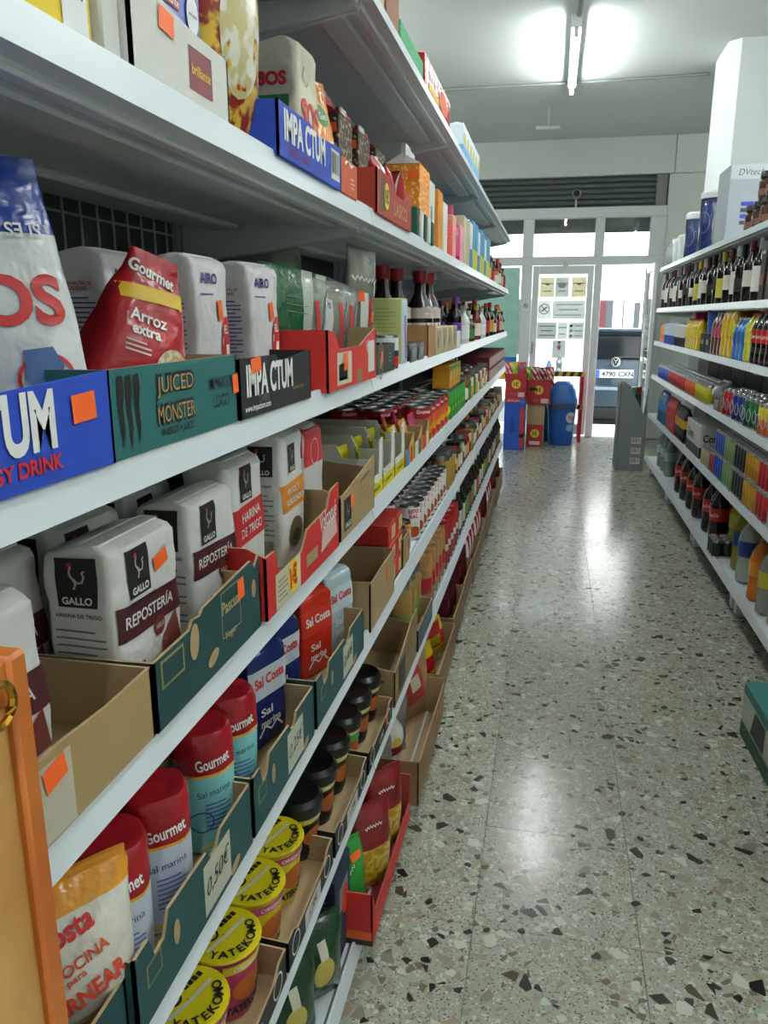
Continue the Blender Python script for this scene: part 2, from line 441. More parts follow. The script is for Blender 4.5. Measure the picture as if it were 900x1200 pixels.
for a, b2, z0, z1 in ((-1.06, 1.235, 2.07, 2.17), (-.40, -.27, 0, 2.07), (.46, .55, 0, 2.07), (-.40, -.27, 2.17, 2.6), (.44, .55, 2.17, 2.6), (1.06, 1.235, 2.17, 2.6), (1.10, 1.235, 0, 2.07), (-1.06, -.98, 0, 2.6)):
    part('frame_bar', MB().box(a, b2, FY - .03, FY + .06, z0, z1, ALU, .006), win)
for a, b2 in ((-.98, -.40), (-.27, .44), (.55, 1.06)):
    part('pane', MB().box(a, b2, FY + .01, FY + .018, 2.17, 2.6, GLASS), win, 'clear transom pane above the door')
sl = part('pane', MB().box(-.98, -.40, FY + .01, FY + .018, 0, 2.07, GLASS), win, 'clear side pane')
part('window_poster', MB().box(-.97, -.42, FY + .022, FY + .026, .98, 2.05, thin_paper('CFE6DF', .5)), sl, 'pale aqua sheet on the side pane')
part('poster', MB().box(-.97, -.42, FY - .004, FY + .004, .7, .98, paper('2E7FD0')).box(-.97, -.42, FY - .006, FY - .004, .7, .82, paper('EFCB2C')).box(-.8, -.5, FY - .007, FY - .005, .84, .92, paper('E6ECEF')), sl, 'blue and yellow poster on the side pane')
part('motion_sensor', MB().lathe([(.001, 2.03), (.022, 2.035), (.03, 2.07), (.026, 2.11), (.001, 2.12)], 12, plas('D9DCD8'), .12, FY - .05), win)
# door leaf that stays shut
dr = struct('door_1', MB().box(-.265, -.19, FY - .02, FY + .03, .03, 2.065, ALU, .005).box(.385, .455, FY - .02, FY + .03, .03, 2.065, ALU, .005)
            .box(-.19, .385, FY - .02, FY + .03, 1.97, 2.065, ALU, .005).box(-.19, .385, FY - .02, FY + .03, .03, .16, ALU, .005), label='white framed glass door covered in notices')
part('pane', MB().box(-.19, .385, FY + .004, FY + .010, .16, 1.97, FROST), dr, 'frosted door pane')
def sheet(x0, x1, z0, z1, c, lines=4, extra=None, hc='7C807E'):
    m = MB().box(x0, x1, FY - .002, FY + .001, z0, z1, thin_paper(c))
    for k in range(lines):
        zz = z1 - (z1 - z0) * (k + .8) / (lines + .6); w = (x1 - x0) * (.8 if k % 2 == 0 else .6)
        m.box((x0 + x1 - w) / 2, (x0 + x1 + w) / 2, FY - .003, FY - .002, zz - .006, zz + .006, ink(hc))
    if extra: extra(m)
    return part('notice', m, dr)
def flat(m, prim, mt, u, v, y=FY - .004, ang=0):
    vs, fs = prim; ca, sa = math.cos(ang), math.sin(ang)
    m.add([(u + a * ca - b3 * sa, y, v + a * sa + b3 * ca) for a, b3 in vs], fs, mt)
def e1(m):
    flat(m, P_ring(.13, .012), ink('7C8280'), -.11, 1.56); flat(m, P_line([(-.15, 1.6), (-.07, 1.52)], .012), ink('7C8280'), 0, 0)
    flat(m, P_line([(-.14, 1.53), (-.1, 1.57), (-.07, 1.58)], .02), ink('8C918E'), 0, 0)
sheet(-.17, 0, 1.70, 1.93, 'DEDEC8', 2, lambda m: flat(m, P_ell(.05, .025), ink('6F6F5C'), -.085, 1.85))
sheet(.01, .17, 1.70, 1.93, 'D0D6D2', 2, lambda m: flat(m, P_ell(.1, .07), ink('9FA8A4'), .09, 1.84))
sheet(.205, .375, 1.70, 1.93, 'E0DCC4', 2, lambda m: flat(m, P_ell(.05, .025), ink('6F6F5C'), .29, 1.85))
sheet(-.185, -.03, 1.44, 1.66, 'EAEDEC', 0, e1)
sheet(-.01, .375, 1.44, 1.66, 'D9DEDC', 3, hc='9EA2A0')
sheet(-.185, .05, 1.20, 1.40, 'CCD2CF', 3, hc='5A605D')
sheet(.06, .18, 1.20, 1.40, 'DDE3E1', 2)
def e2(m):
    for k, c in ((0, '2E3331'), (1, '8F9593'), (2, '6D7371')):
        flat(m, P_ell(.035, .035), ink(c), .225, 1.36 - k * .06); flat(m, P_rect(.09, .016), ink('A4AAA8'), .31, 1.36 - k * .06)
sheet(.19, .375, 1.20, 1.40, 'D9DEDC', 0, e2)
def e3(m):
    flat(m, P_ell(.035, .042), ink('B58A78'), .09, 1.145); flat(m, P_ell(.04, .02), ink('3A302C'), .09, 1.165); flat(m, P_poly([(.065, 1.12), (.115, 1.12), (.105, 1.08), (.09, 1.065), (.075, 1.08)]), ink('A9524A'), 0, 0)
sheet(.01, .17, .97, 1.185, 'CDD3D0', 0, e3)
ns = MB(); flat(ns, P_ring(.05, .008), ink('3A3F3D'), -.335, 1.6, FY - .032); flat(ns, P_line([(-.35, 1.615), (-.32, 1.585)], .007), ink('3A3F3D'), 0, 0, FY - .032)
part('no_smoking_sign', ns, win)
part('door_handle', MB().tube([(-.235, FY - .02, 1.03), (-.235, FY - .06, 1.03), (-.235, FY - .06, 1.16), (-.235, FY - .02, 1.16)], .009, metalm()), dr)
# open leaf, swung inwards against the drinks shelves
d2 = struct('door_2', MB().box(1.055, 1.095, FY - .045, FY - .03 - .06, .03, 2.05, ALU, .004).box(1.055, 1.095, FY - .80, FY - .73, .03, 2.05, ALU, .004)
            .box(1.055, 1.095, FY - .73, FY - .09, 1.96, 2.05, ALU, .004).box(1.055, 1.095, FY - .73, FY - .09, .03, .16, ALU, .004)
            .box(1.058, 1.092, FY - .73, FY - .09, .95, 1.0, ALU, .004), label='open white glass door leaf beside the drinks shelves')
part('pane', MB().box(1.072, 1.078, FY - .73, FY - .09, .16, 1.96, clear('DCEBE8', .25, .05)), d2)
part('door_seal', MB().box(1.045, 1.055, FY - .05, FY - .035, .03, 2.05, BLACK), d2)
part('door_handle', MB().tube([(1.055, FY - .765, .98), (1.02, FY - .765, .98), (1.01, FY - .765, 1.03), (1.02, FY - .765, 1.1), (1.055, FY - .765, 1.1)], .009, WHITE), d2)
gr = MB()  # outside window grille visible in the glass, built as bars on the leaf
for k in range(4):
    for q in range(3):
        zz = 1.12 + q * .11; yy = FY - .66 + k * .16
        gr.tube([(1.066, yy, zz), (1.066, yy + .05, zz + .05), (1.066, yy, zz + .1), (1.066, yy - .05, zz + .05), (1.066, yy, zz)], .006, plas('D6DAD8'), 5)
part('lattice_sticker', gr, d2, 'white lattice pattern on the open door')
# roller shutter above
rs = thing('roller_shutter', None, 'dark grey rolled steel shutter slats above the shop front', 'shutter', loc=(0, 0, 0))
SLAT = mat('737D7A', .42, .4, .1, 8)
sm = MB()
pr = [(0, -.031), (-.02, -.02), (-.028, 0), (-.02, .02), (0, .029)]
sm.add([(-1.05, FY + .1 + a, b3) for a, b3 in pr] + [(1.12, FY + .1 + a, b3) for a, b3 in pr], [(i, i + 1, i + 6, i + 5) for i in range(4)], SLAT)
sme = sm.mesh('slat', fix=False)
for k in range(7): part('slat', sme, rs, loc=(0, 0, 2.66 + k * .062))
part('guide_rail', MB().box(1.1, 1.22, FY + .02, FY + .16, 2.60, 3.07, mat('8C918D', .5, .2), .004), rs)
part('backing', MB().box(-1.06, 1.235, FY + .17, FY + .18, 2.45, 3.1, mat('30342F', .8)), rs)
# camera on the frame
cm = thing('security_camera', MB().lathe([(.001, -.06), (.05, -.055), (.06, -.01), (.05, .03), (.001, .04)], 16, plas('8E9391'), .2, FY, 'y', 2.87), 'small round grey security camera on a white stem above the door', 'camera')
part('stem', MB().tube([(.20, FY, 2.72), (.20, FY, 2.82)], .012, WHITE, 8), cm)
part('lens', MB().lathe([(.001, -.082), (.034, -.075), (.036, -.04)], 14, mat('101112', .6), .2, FY, 'y', 2.87), cm)

# ------------------------------------------------------------------ ceiling: tubes, conduit, emergency lamp
def tube_lamp(y0, y1, x, label, grp='ceiling tubes'):
    o = thing('fluorescent_lamp', MB().box(x - .035, x + .035, y0 - .02, y1 + .02, CEIL - .085, CEIL - .001, plas('DDE0DF'), .006), label, 'lamp', grp)
    m = MB().lathe([(.001, 0), (.013, .001), (.013, y1 - y0), (.001, y1 - y0 + .001)], 12, mat('F3FAFA', .5, var=0, emit=TUBE), 0, 0, 'y')
    part('tube', m, o, 'glowing white tube', loc=(x, y0, CEIL - .125))
    for yy in (y0 - .01, y1 + .01): part('end_cap', MB().box(x - .016, x + .016, yy - .012, yy + .012, CEIL - .145, CEIL - .084, plas('CFD3D1'), .003), o)
tube_lamp(6.15, 7.62, .06, 'glowing fluorescent tube hanging under the ceiling', None)
for q, (yy, xx) in enumerate(((2.35, .16), (-1.0, .16))):
    tube_lamp(yy, yy + 1.47, xx, ['second fluorescent tube over the middle of the aisle', 'third fluorescent tube over the start of the aisle'][q], None)
for q, (yy, xx) in enumerate(((1.2, -1.9), (5.2, -1.9), (.6, 1.75), (3.6, 1.75))): tube_lamp(yy, yy + 1.47, xx, ['fluorescent tube over the neighbouring aisle near its start', 'fluorescent tube over the neighbouring aisle towards the shop front', 'fluorescent tube behind the drinks shelves near their start', 'fluorescent tube behind the drinks shelves by the pillar'][q], None)  # unseen tubes, added to brighten the ceiling and the left shelf fronts
tag(link('conduit', MB().tube([(-2.9, 7.6, CEIL - .015), (-1.0, 7.72, CEIL - .02), (.3, 7.75, CEIL - .015), (1.19, 7.72, CEIL - .015)], .012, mat('8A918D', .5), 8).mesh('conduit')), 'thin grey conduit pipe running across the ceiling', 'pipe')
tag(link('conduit', MB().tube([(.075, 6.12, CEIL - .015), (.10, 3.84, CEIL - .015)], .016, mat('7D8481', .5), 8).mesh('conduit')), 'grey conduit pipe along the ceiling leading to the tube lamp', 'pipe')
em = thing('emergency_lamp', MB().box(-.26, -.02, 8.62, 8.70, CEIL - .20, CEIL - .165, plas('C9CDC6'), .006), 'small flat emergency lamp hanging from the ceiling by the shutter', 'lamp')
part('stem', MB().tube([(-.14, 8.66, CEIL - .165), (-.14, 8.66, CEIL)], .010, plas('B9BEBA'), 8).box(-.16, -.12, 8.64, 8.68, CEIL - .17, CEIL - .16, BLACK), em)

# ------------------------------------------------------------------ outside
struct('pavement', MB().box(-9, 12, FY + .1, 11.5, -.16, -.012, mat('B9B6AC', .9, scale=8, bump=.1)))
struct('road', MB().box(-30, 40, 11.5, 17.2, -.3, -.13, mat('6E6E6C', .9, scale=40, bump=.2)))
struct('ground', MB().box(-30, 40, 17.2, 19, -.3, -.02, mat('C4C1B8', .9)))
fb = thing('building', MB().box(-14, 18, 18.2, 24, -.05, 9, mat('EEEDE8', .9, var=.03, scale=2)), 'pale building facade across the street with dark windows', 'building')
for (a, b2, z0, z1, c) in ((.86, 1.32, .7, 1.87, '2C3135'), (1.4, 1.55, .7, 1.87, '33383C'), (1.64, 1.88, .7, 1.82, '2C3135'), (2.5, 3.3, .6, 1.85, '2C3135'), (3.6, 4.2, .6, 1.75, '2C3135'), (-1.6, .3, .6, 1.9, '2C3135'), (-4.5, -2.2, .6, 1.9, '33383C'), (4.6, 6, .6, 1.85, '2C3135')):
    w = part('window', MB().box(a, b2, 18.15, 18.22, z0, z1, plas('C9CCCB')), fb)
    part('pane', MB().box(a + .06, b2 - .06, 18.13, 18.16, z0 + .06, z1 - .06, mat(c, .5)), w)
part('door_panel', MB().box(.98, 1.10, 18.10, 18.14, .76, 1.8, plas('4A1418')), fb, 'red panel in the window')
part('plinth', MB().box(-14, 18, 18.12, 18.2, -.05, .5, mat('D9D6CE', .9)), fb)
# car seen from behind
def car():
    cxr, yr = .92, 12.0; zb = -.13
    P = mat('33424F', .3, .2, .04, coat=.6); DK = mat('15181B', .5); GL = mat('14191D', .12)
    m = MB()
    # body sections along y: (y, half width, z low, z belt, half top width, z top)
    sec = [(0.0, .74, .30, .80, .70, .86), (.04, .80, .24, .86, .76, .95), (.5, .83, .2, .92, .80, .98), (2.9, .83, .2, .9, .8, .96), (3.6, .80, .22, .74, .74, .80), (3.85, .68, .28, .6, .6, .64)]
    rings = []
    for y, hw, z0, zb2, tw, zt in sec:
        rings.append([(-hw * .92, y, z0), (-hw, y, z0 + .12), (-hw, y, zb2 - .1), (-tw, y, zt), (-tw * .5, y, zt + .02), (tw * .5, y, zt + .02), (tw, y, zt), (hw, y, zb2 - .1), (hw, y, z0 + .12), (hw * .92, y, z0)])
    vs = [p for r in rings for p in r]; n = 10; fs = []
    for i in range(len(rings) - 1):
        for k in range(n): fs.append((i * n + k, i * n + (k + 1) % n, (i + 1) * n + (k + 1) % n, (i + 1) * n + k))
    fs.append(tuple(range(n))); fs.append(tuple((len(rings) - 1) * n + k for k in range(n)))
    m.add(vs, fs, P)
    o = thing('car', m, 'dark blue hatchback car parked outside the door, seen from behind', 'car', loc=(cxr, yr, zb))
    g = MB(); lo = [(-.76, .03, .93), (.76, .03, .93), (.78, 2.75, .96), (-.78, 2.75, .96)]; hi = [(-.60, .22, 1.40), (.60, .22, 1.40), (.6, 1.95, 1.42), (-.6, 1.95, 1.42)]
    g.add(lo + hi, [(0, 1, 5, 4), (1, 2, 6, 5), (2, 3, 7, 6), (3, 0, 4, 7), (4, 5, 6, 7)], P); part('cabin', g, o)
    r = MB(); r.add([(-.66, .045, 1.0), (.66, .045, 1.0), (.55, .185, 1.34), (-.55, .185, 1.34), (-.66, .06, 1.0), (.66, .06, 1.0), (.55, .20, 1.34), (-.55, .20, 1.34)], [(0, 1, 2, 3), (0, 4, 5, 1), (1, 5, 6, 2), (2, 6, 7, 3), (3, 7, 4, 0)], GL)
    part('rear_window', r, o, 'dark rear window')
    part('spoiler', MB().box(-.6, .6, .10, .28, 1.385, 1.43, P, .01), o)
    part('wiper', MB().tube([(.02, -.005, 1.0), (.03, .02, 1.03), (.40, .03, 1.02)], .012, BLACK).box(-.02, .07, -.01, .03, .98, 1.03, BLACK, .008), o)
    b = MB().box(-.82, .82, -.09, .12, .28, .62, P, .05); bp = part('bumper', b, o)
    part('diffuser', MB().box(-.74, .74, -.085, .1, .12, .32, DK, .03), o, 'black lower bumper')
    part('trim_strip', MB().box(-.8, .8, -.105, -.08, .56, .6, plas('7E8C98'), .006), bp)
    for s in (-1, 1):
        part('tail_lamp', MB().box(s * .72 - .09, s * .72 + .09, -.03, .08, .66, .92, gloss('B02822'), .02), o)
        for yy in (.62, 3.05):
            part('wheel', MB().lathe([(.001, -.1), (.18, -.1), (.29, -.09), (.30, -.05), (.30, .08), (.001, .1)], 20, DK, s * .74, 0, 'x'), o, loc=(0, yy, .30))
    np_ = MB().box(-.26, .26, -.03, -.012, .735, .85, plas('E6E8E6'), .004)
    np_.box(-.26, -.215, -.032, -.029, .737, .848, ink('2F66C4'))
    flat(np_, P_text('4790', h=.075, bold=.03), ink('2B2F33'), -.09, .79, -.034); flat(np_, P_text('CXN', h=.075, bold=.03), ink('2B2F33'), .15, .79, -.034)
    part('number_plate', np_, o, 'white number plate with black characters')
    bd = MB(); flat(bd, P_ring(.135, .012), metalm('E2E6E8', .15), 0, .965, -.022)
    flat(bd, P_line([(-.04, 1.015), (0, .97), (.04, 1.015)], .012), metalm('E2E6E8', .15), 0, 0, -.022)
    flat(bd, P_line([(-.05, .985), (-.025, .915), (0, .96), (.025, .915), (.05, .985)], .012), metalm('E2E6E8', .15), 0, 0, -.022)
    bg = MB().lathe([(.001, -.021), (.066, -.019), (.066, .03)], 24, BLACK, 0, 0, 'y', .965)
    bgo = part('badge', bg, o, 'round badge on a black disc'); part('emblem', bd, bgo)
car()

# ================================================================== SHELVING
LX, RX = -.355, .93
ZL = dict(A=2.075, B=1.68, C=1.355, D=1.08, E=.80, F=.475, G=.11)
ZR = dict(T=1.90, P=1.545, Q=1.25, R=.945, S=.585, U=.17)
LIP = [(0, -.036), (-.010, 0), (-.016, 0), (-.018, -.030), (-.024, -.030), (-.024, -.036)]
_bd = {}
def shelf_meshes(w, depth):
    k = (w, depth)
    if k in _bd: return _bd[k]
    b = MB().box(-depth, -.023, .003, w - .003, -.030, -.006, STEEL, .002)
    for x in (-.10, -depth + .10): b.box(x - .03, x + .03, .03, w - .03, -.042, -.029, STEEL, .004)
    b.box(-.045, -.024, .01, w - .01, -.044, -.03, STEEL, .003)
    lip = MB().prism(LIP, 'y', .002, w - .002, STEEL)
    br = MB().prism([(-.03, -.03), (-.03, -.05), (-depth * .6, -.085), (-depth, -.10), (-depth, -.03)], 'y', 0, .012, STEEL)
    _bd[k] = (b.mesh('shelf_board'), lip.mesh('shelf_lip', sharp=15), br.mesh('shelf_bracket'))
    return _bd[k]
def bay(ox, y0, w, heights, depth, rz, label, top, grid):
    o = thing('shelving_bay', None, label, 'shelving', loc=(ox, y0, 0), rot=(0, 0, rz))
    bm_, lm_, km_ = shelf_meshes(w, depth)
    for z in heights:
        s = link('shelf', bm_, o, (0, 0, z)); link('shelf_lip', lm_, s)
        if z > .2:
            for yy in (.004, w - .016): link('shelf_bracket', km_, s, (0, yy, 0))
    for yy in (.0005, w - .0205):
        part('upright', MB().box(-depth - .05, -depth - .005, yy, yy + .02, 0, top, mat('B9C1C7', .4, var=.03), .003), o)
    part('back_panel', MB().box(-depth - .03, -depth - .02, .02, w - .02, .05, top, mat('4C5255', .55, var=.04)), o)  # panel tone darkened to deepen the shade at the back of the shelves
    if grid:
        g = MB()
        for k in range(int(w / .05)): g.tube([(-depth - .008, .03 + k * .05, 1.36), (-depth - .008, .03 + k * .05, 1.66)], .0022, metalm('D8DCDF', .3), 5)
        for zz in (1.45, 1.55, 1.63): g.tube([(-depth - .012, .02, zz), (-depth - .012, w - .02, zz)], .0022, metalm('D8DCDF', .3), 5)
        part('wire_grid', g, o)
    lo = min(heights)
    part('plinth', MB().box(-depth, -.03, .004, w - .004, 0 if lo < .15 else .0, lo - .036, mat('C3CBD1', .45, var=.03), .002) if lo < .15 else
         MB().box(-.12, -.05, .02, .08, 0, lo - .036, STEEL, .003).box(-.12, -.05, w - .08, w - .02, 0, lo - .036, STEEL, .003).box(-depth, -depth + .02, .002, w - .002, 0, lo - .04, mat('454A4C', .6), .002), o)
    return o
SEAM = [.35, 1.6, 2.85, 4.1, 5.35, 6.6]
ORD = ['first', 'second', 'third', 'fourth', 'fifth']
for i in range(5):
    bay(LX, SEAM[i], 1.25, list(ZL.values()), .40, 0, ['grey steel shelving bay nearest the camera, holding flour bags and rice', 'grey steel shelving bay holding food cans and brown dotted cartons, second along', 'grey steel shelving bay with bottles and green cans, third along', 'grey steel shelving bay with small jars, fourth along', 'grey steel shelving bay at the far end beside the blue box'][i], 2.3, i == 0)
for i, y1 in enumerate((7.85, 6.6, 5.35, 4.1, 2.85)):
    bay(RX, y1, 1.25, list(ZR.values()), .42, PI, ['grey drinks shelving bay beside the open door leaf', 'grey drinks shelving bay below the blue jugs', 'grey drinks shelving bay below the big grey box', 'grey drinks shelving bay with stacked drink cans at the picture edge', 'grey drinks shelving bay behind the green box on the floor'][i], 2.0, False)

# ================================================================== PRODUCT TEMPLATES
def box(name, cat, d, w, h, m, bev=.0025, **k): return Item(name, cat, MB().box(-d / 2, d / 2, -w / 2, w / 2, 0, h, m, bev))
def tray(d, w, h, m, front=None, side=None, inner=KRAFT, name='cardboard_tray', t=.0035):
    """open carton; front: [(fraction of width, height)] along the front edge, side: [(fraction from the back, height)]"""
    front = front or [(0, h), (1, h)]; side = side or [(0, h), (1, h)]
    mb = MB()
    fo = [(-w / 2, 0)] + [(-w / 2 + f * w, z) for f, z in front] + [(w / 2, 0)]
    so = [(-d / 2, 0)] + [(-d / 2 + f * d, z) for f, z in side] + [(d / 2, 0)]
    mb.prism(fo, 'x', d / 2 - t, d / 2, m, inner)
    mb.prism([(-w / 2, 0), (-w / 2, side[0][1]), (w / 2, side[0][1]), (w / 2, 0)], 'x', -d / 2 + t, -d / 2, m, inner)
    mb.prism(so, 'y', -w / 2 + t, -w / 2, m, inner); mb.prism(so, 'y', w / 2 - t, w / 2, m, inner)
    mb.box(-d / 2 + t, d / 2 - t, -w / 2 + t, w / 2 - t, 0, .003, inner)
    it = Item(name, 'carton', mb); it.flat = (d / 2, w / 2); return it
def brick_bag(w, d, h, m, seed=1.0, wr=.0035, name='flour_bag', cat='flour bag', topm=None):
    R = []
    for k in range(13):
        t = k / 12; z = h * .9 * t; bul = 1 + .05 * math.sin(PI * min(1, t * 1.1))
        R.append((z, d / 2 * bul * (.97 if k == 0 else 1), w / 2 * (1 + (bul - 1) * .5 if k else .97), 9.0, 0, 0, .3 + .5 * t))
    R += [(h * .925, d / 2 * 1.0, w / 2 * 1.0, 9, 0, 0, .8), (h * .962, d / 2 * .86, w / 2 * .985, 8, .002, 0, 1.1), (h * .985, d / 2 * .5, w / 2 * .96, 7, .006, 0, 1.1), (h, d / 2 * .12, w / 2 * .93, 6, .008, 0, .8)]
    it = Item(name, cat, MB().loft(R, m, 52, seed, wr, 26, matf=(lambda i, k: topm if i > 11 else None) if topm else None))
    it.sub('folded_top', MB().box(-.002, .020, -w / 2 * .92, w / 2 * .92, h * .978, h * .995, topm or m, .004)); return it
def wedge_bag(w, d, h, m, seed=1.0, matf=None, wr=.003, name='rice_bag', cat='rice bag', tw=.85):
    R = []
    for k in range(17):
        t = k / 16; z = h * t
        a = d / 2 * (1.0 if t < .35 else 1 - .93 * ((t - .35) / .65) ** 1.3); b = w / 2 * (1 - (1 - tw) * t ** 1.6) * (.95 if k == 0 else 1)
        R.append((z, max(a, .0035), b, 4.2 - 2.0 * t if t < .9 else 3, 0, 0, .5 + .8 * t))
    return Item(name, cat, MB().loft(R, m, 36, seed, wr, 30, matf=matf))
def pouch(w, d, h, m, seed=1.0, matf=None, wr=.004, name='pouch', cat='packet', npt=28, nr=13):
    R = [(0, .0025, w / 2 * .96, 3)]
    for k in range(nr):
        t = (k + .5) / nr; a = d / 2 * (math.sin(PI * t) ** .55)
        R.append((h * (.05 + .9 * t), max(.003, a), w / 2 * (1 - .07 * math.sin(PI * t)), 2.4, 0, 0, .4 + abs(t - .5)))
    R += [(h * .955, .0025, w / 2 * .97, 3), (h, .0025, w / 2 * .98, 3)]
    return Item(name, cat, MB().loft(R, m, npt, seed, wr, 34, matf=matf))
def can(r, h, lab, band=None, top=None, name='food_can', cat='can', seg=22):
    tin = top or metalm()
    it = Item(name, cat, MB().lathe([(.001, 0), (r * .97, 0), (r, .003), (r, h - .003), (r * .98, h), (r * .94, h), (r * .93, h - .004), (.001, h - .004)], seg, tin))
    l = MB().lathe([(r + .0004, .006, lab), (r + .0004, h * .55, band or lab), (r + .0004, h - .006)], seg, lab); it.sub('label', l); return it
def lathe_item(name, cat, prof, m, lab=None, cap=None, seg=20):
    """lab: (z0, z1, r, material); cap: (profile, material)"""
    it = Item(name, cat, MB().lathe(prof, seg, m))
    if lab:
        for z0, z1, r, lm in (lab if isinstance(lab, list) else [lab]): it.sub('label', MB().lathe([(r, z0), (r, z1)], seg, lm))
    if cap: it.sub('cap', MB().lathe(cap[0], seg, cap[1]))
    return it
def wine(m='14170F', lab='D9D6C8', foil='2A1A1C', lz=(.07, .14)):
    return lathe_item('wine_bottle', 'bottle', [(.001, 0), (.036, 0), (.038, .008), (.038, .185), (.034, .205), (.018, .235), (.0145, .25), (.0145, .30), (.001, .30)], mat(m, .08, var=.02),
                      (lz[0], lz[1], .0386, paper(lab)), ([(.0152, .245), (.0152, .303), (.001, .304)], mat(foil, .3, .3)), 16)
def soda(r, h, liq, lab, cap, opaque=True, lz=(.42, .66)):
    m = mat(liq, .1, var=.05, coat=.5) if opaque else clear(liq, .35, .05)
    return lathe_item('soda_bottle', 'bottle', [(.001, .004), (r * .7, 0), (r * .96, h * .04), (r, h * .10), (r * .96, h * .3), (r * .93, h * .36), (r, h * .45), (r, h * .68), (r * .8, h * .80), (r * .36, h * .93), (r * .3, h * .95), (r * .3, h * .97)], m,
                      (h * lz[0], h * lz[1], r * 1.012, plas(lab)), ([(r * .33, h * .95), (r * .33, h), (.001, h)], plas(cap)), 18)
def sauce(r, h, liq, lab, cap, name='sauce_bottle'):
    return lathe_item(name, 'bottle', [(.001, 0), (r * .96, 0), (r, .006), (r, h * .58), (r * .82, h * .66), (r * .42, h * .78), (r * .36, h * .9), (.001, h * .9)], mat(liq, .1, var=.05),
                      (h * .12, h * .48, r * 1.015, paper(lab)), ([(r * .46, h * .86), (r * .46, h), (.001, h)], plas(cap)), 14)
def jar(r, h, fill, lid, lab=None, name='glass_jar'):
    return lathe_item(name, 'jar', [(.001, 0), (r * .92, 0), (r, .008), (r, h * .74), (r * .82, h * .84), (r * .82, h * .88), (.001, h * .88)], mat(fill, .12, var=.25, scale=60),
                      (h * .15, h * .6, r * 1.012, paper(lab)) if lab else None, ([(r * .88, h * .84), (r * .9, h * .86), (r * .9, h), (.001, h)], metalm(lid, .3) if lid in ('C9CBC8', 'B8892E') else plas(lid)), 14)
def carton(d, w, h, c1, c2, cap='E9EBEC', gable=False):
    b = MB().box(-d / 2, d / 2, -w / 2, w / 2, 0, h * .45, paper(c2), .002).box(-d / 2, d / 2, -w / 2, w / 2, h * .45, h * (.8 if gable else 1), paper(c1), .002)
    it = Item('drink_carton', 'carton', b)
    if gable:
        it.sub('gable_top', MB().prism([(-d / 2, h * .8), (-.004, h * .95), (-.004, h), (.004, h), (.004, h * .95), (d / 2, h * .8)], 'y', -w / 2, w / 2, paper(c1)))
    else: it.sub('cap', MB().lathe([(.013, h), (.013, h + .012), (.001, h + .012)], 12, plas(cap)))
    return it
def lines(it, face, u, v, w, n, dz=.006, c='55585C', th=.0018):
    for k in range(n): it.p(face, P_rect(w * (1 if k % 3 else .8), th, 4, 1), ink(c), u - (0 if k % 3 else w * .1), v - k * dz, 0, 1.5)
    return it
def barcode(it, face, u, v, w, h):
    it.p(face, P_rect(w, h, 3, 3), ink('DCDCD4'), u, v, 0, 1)
    x = -.42
    rnd = random.Random(5)
    while x < .42:
        t = rnd.choice((.012, .02, .03)); it.p(face, P_rect(t * w, h * .7, 1, 3), ink('1B1B1B'), u + x * w, v + h * .05, 0, 2); x += t + rnd.choice((.018, .03))
    return it
def xl(front, d): return LX - front - d / 2           # x of an item whose front stands `front` behind the lip
def onL(s): return ZL[s] - .006
def onR(s): return ZR[s] - .006

# ================================================================== LEFT SHELVES, NEAR PART
RED, DRED, NAVY, TEAL = ink('C9252B'), ink('8E1420'), ink('22307A'), ink('1F5C5E')
WI, BI = ink('ECECEA'), ink('161617')
def S(it, s, Y, front, d, rz=0.0, label='', group=None, dz=0.0, **k): return place(it, (xl(front, d), Y, onL(s) + dz), rz, label, group, **k)

# ---- second shelf (B)
b = box('food_box', 'box', .09, .12, .17, paper('E6C83A')); b.p('f', P_poly([(-.06, 0), (.0, 0), (.02, .05), (-.02, .1), (-.06, .12)]), RED, 0, .0).p('f', P_rect(.035, .05), WI, .035, .035).p('f', P_text('SIN', w=.022), BI, .035, .04, .1, 2)
S(b, 'B', .585, .02, .09, 0, 'yellow and red food box on the second shelf, at the upper picture edge')
b = box('food_box', 'box', .09, .03, .10, paper('D9D9D2'))
S(b, 'B', .675, .02, .09, 0, 'narrow plain white carton beside the yellow and red box')
t = tray(.20, .215, .075, card('D9D8D2'), front=[(0, .075), (.25, .08), (.6, .072), (1, .07)], inner=card('C9C4B8'))
t.p('f', P_rect(.055, .04), ink('7C1A22'), .035, .038).p('f', P_text('brillante', w=.045), ink('E8B93C'), .035, .038, 0, 2); sticker(t, 'f', -.04, .062, .03, .02, -.1)
S(t, 'B', .80, .012, .20, 0, 'white display tray with a small maroon badge on the second shelf')
b = box('rice_box', 'box', .05, .095, .20, plas('2B45A8')); b.p('f', P_ell(.12, .06), ink('C9D0D6'), .01, .05).p('f', P_ell(.07, .035), ink('8B6A4A'), .01, .052, .3, 2).p('f', P_rect(.04, .012), ink('B0272C'), -.025, .1).p('f', P_text('brillante', w=.036), WI, -.025, .1, 0, 2).p('f', P_rect(.06, .04), ink('6E2B22'), .01, .15).p('f', P_ell(.028, .04), WI, .025, .1, 0, 2).p('f', P_scr(w=.02), NAVY, .025, .1, 0, 3)
S(b, 'B', .745, .035, .05, .0, 'blue rice box standing first in the white display tray', None, .004)
S(b, 'B', .845, .035, .05, .0, 'blue rice box standing second in the white display tray', None, .004)
S(b, 'B', .79, .10, .05, .0, 'blue rice box standing behind the others in the white display tray', None, .004)
def shells(i, k): return patt('D9B23A', '8C2A22', 'noise', 45, .2) if i < 9 else None
p = pouch(.14, .07, .30, gloss('9A1F33'), 3.3, shells, name='pasta_bag', cat='pasta bag')
p.p('f', P_scr(w=.07, bold=.03, shear=.2), ink('E8A93C'), .0, .23, .1, 2); sticker(p, 'f', .02, .205)
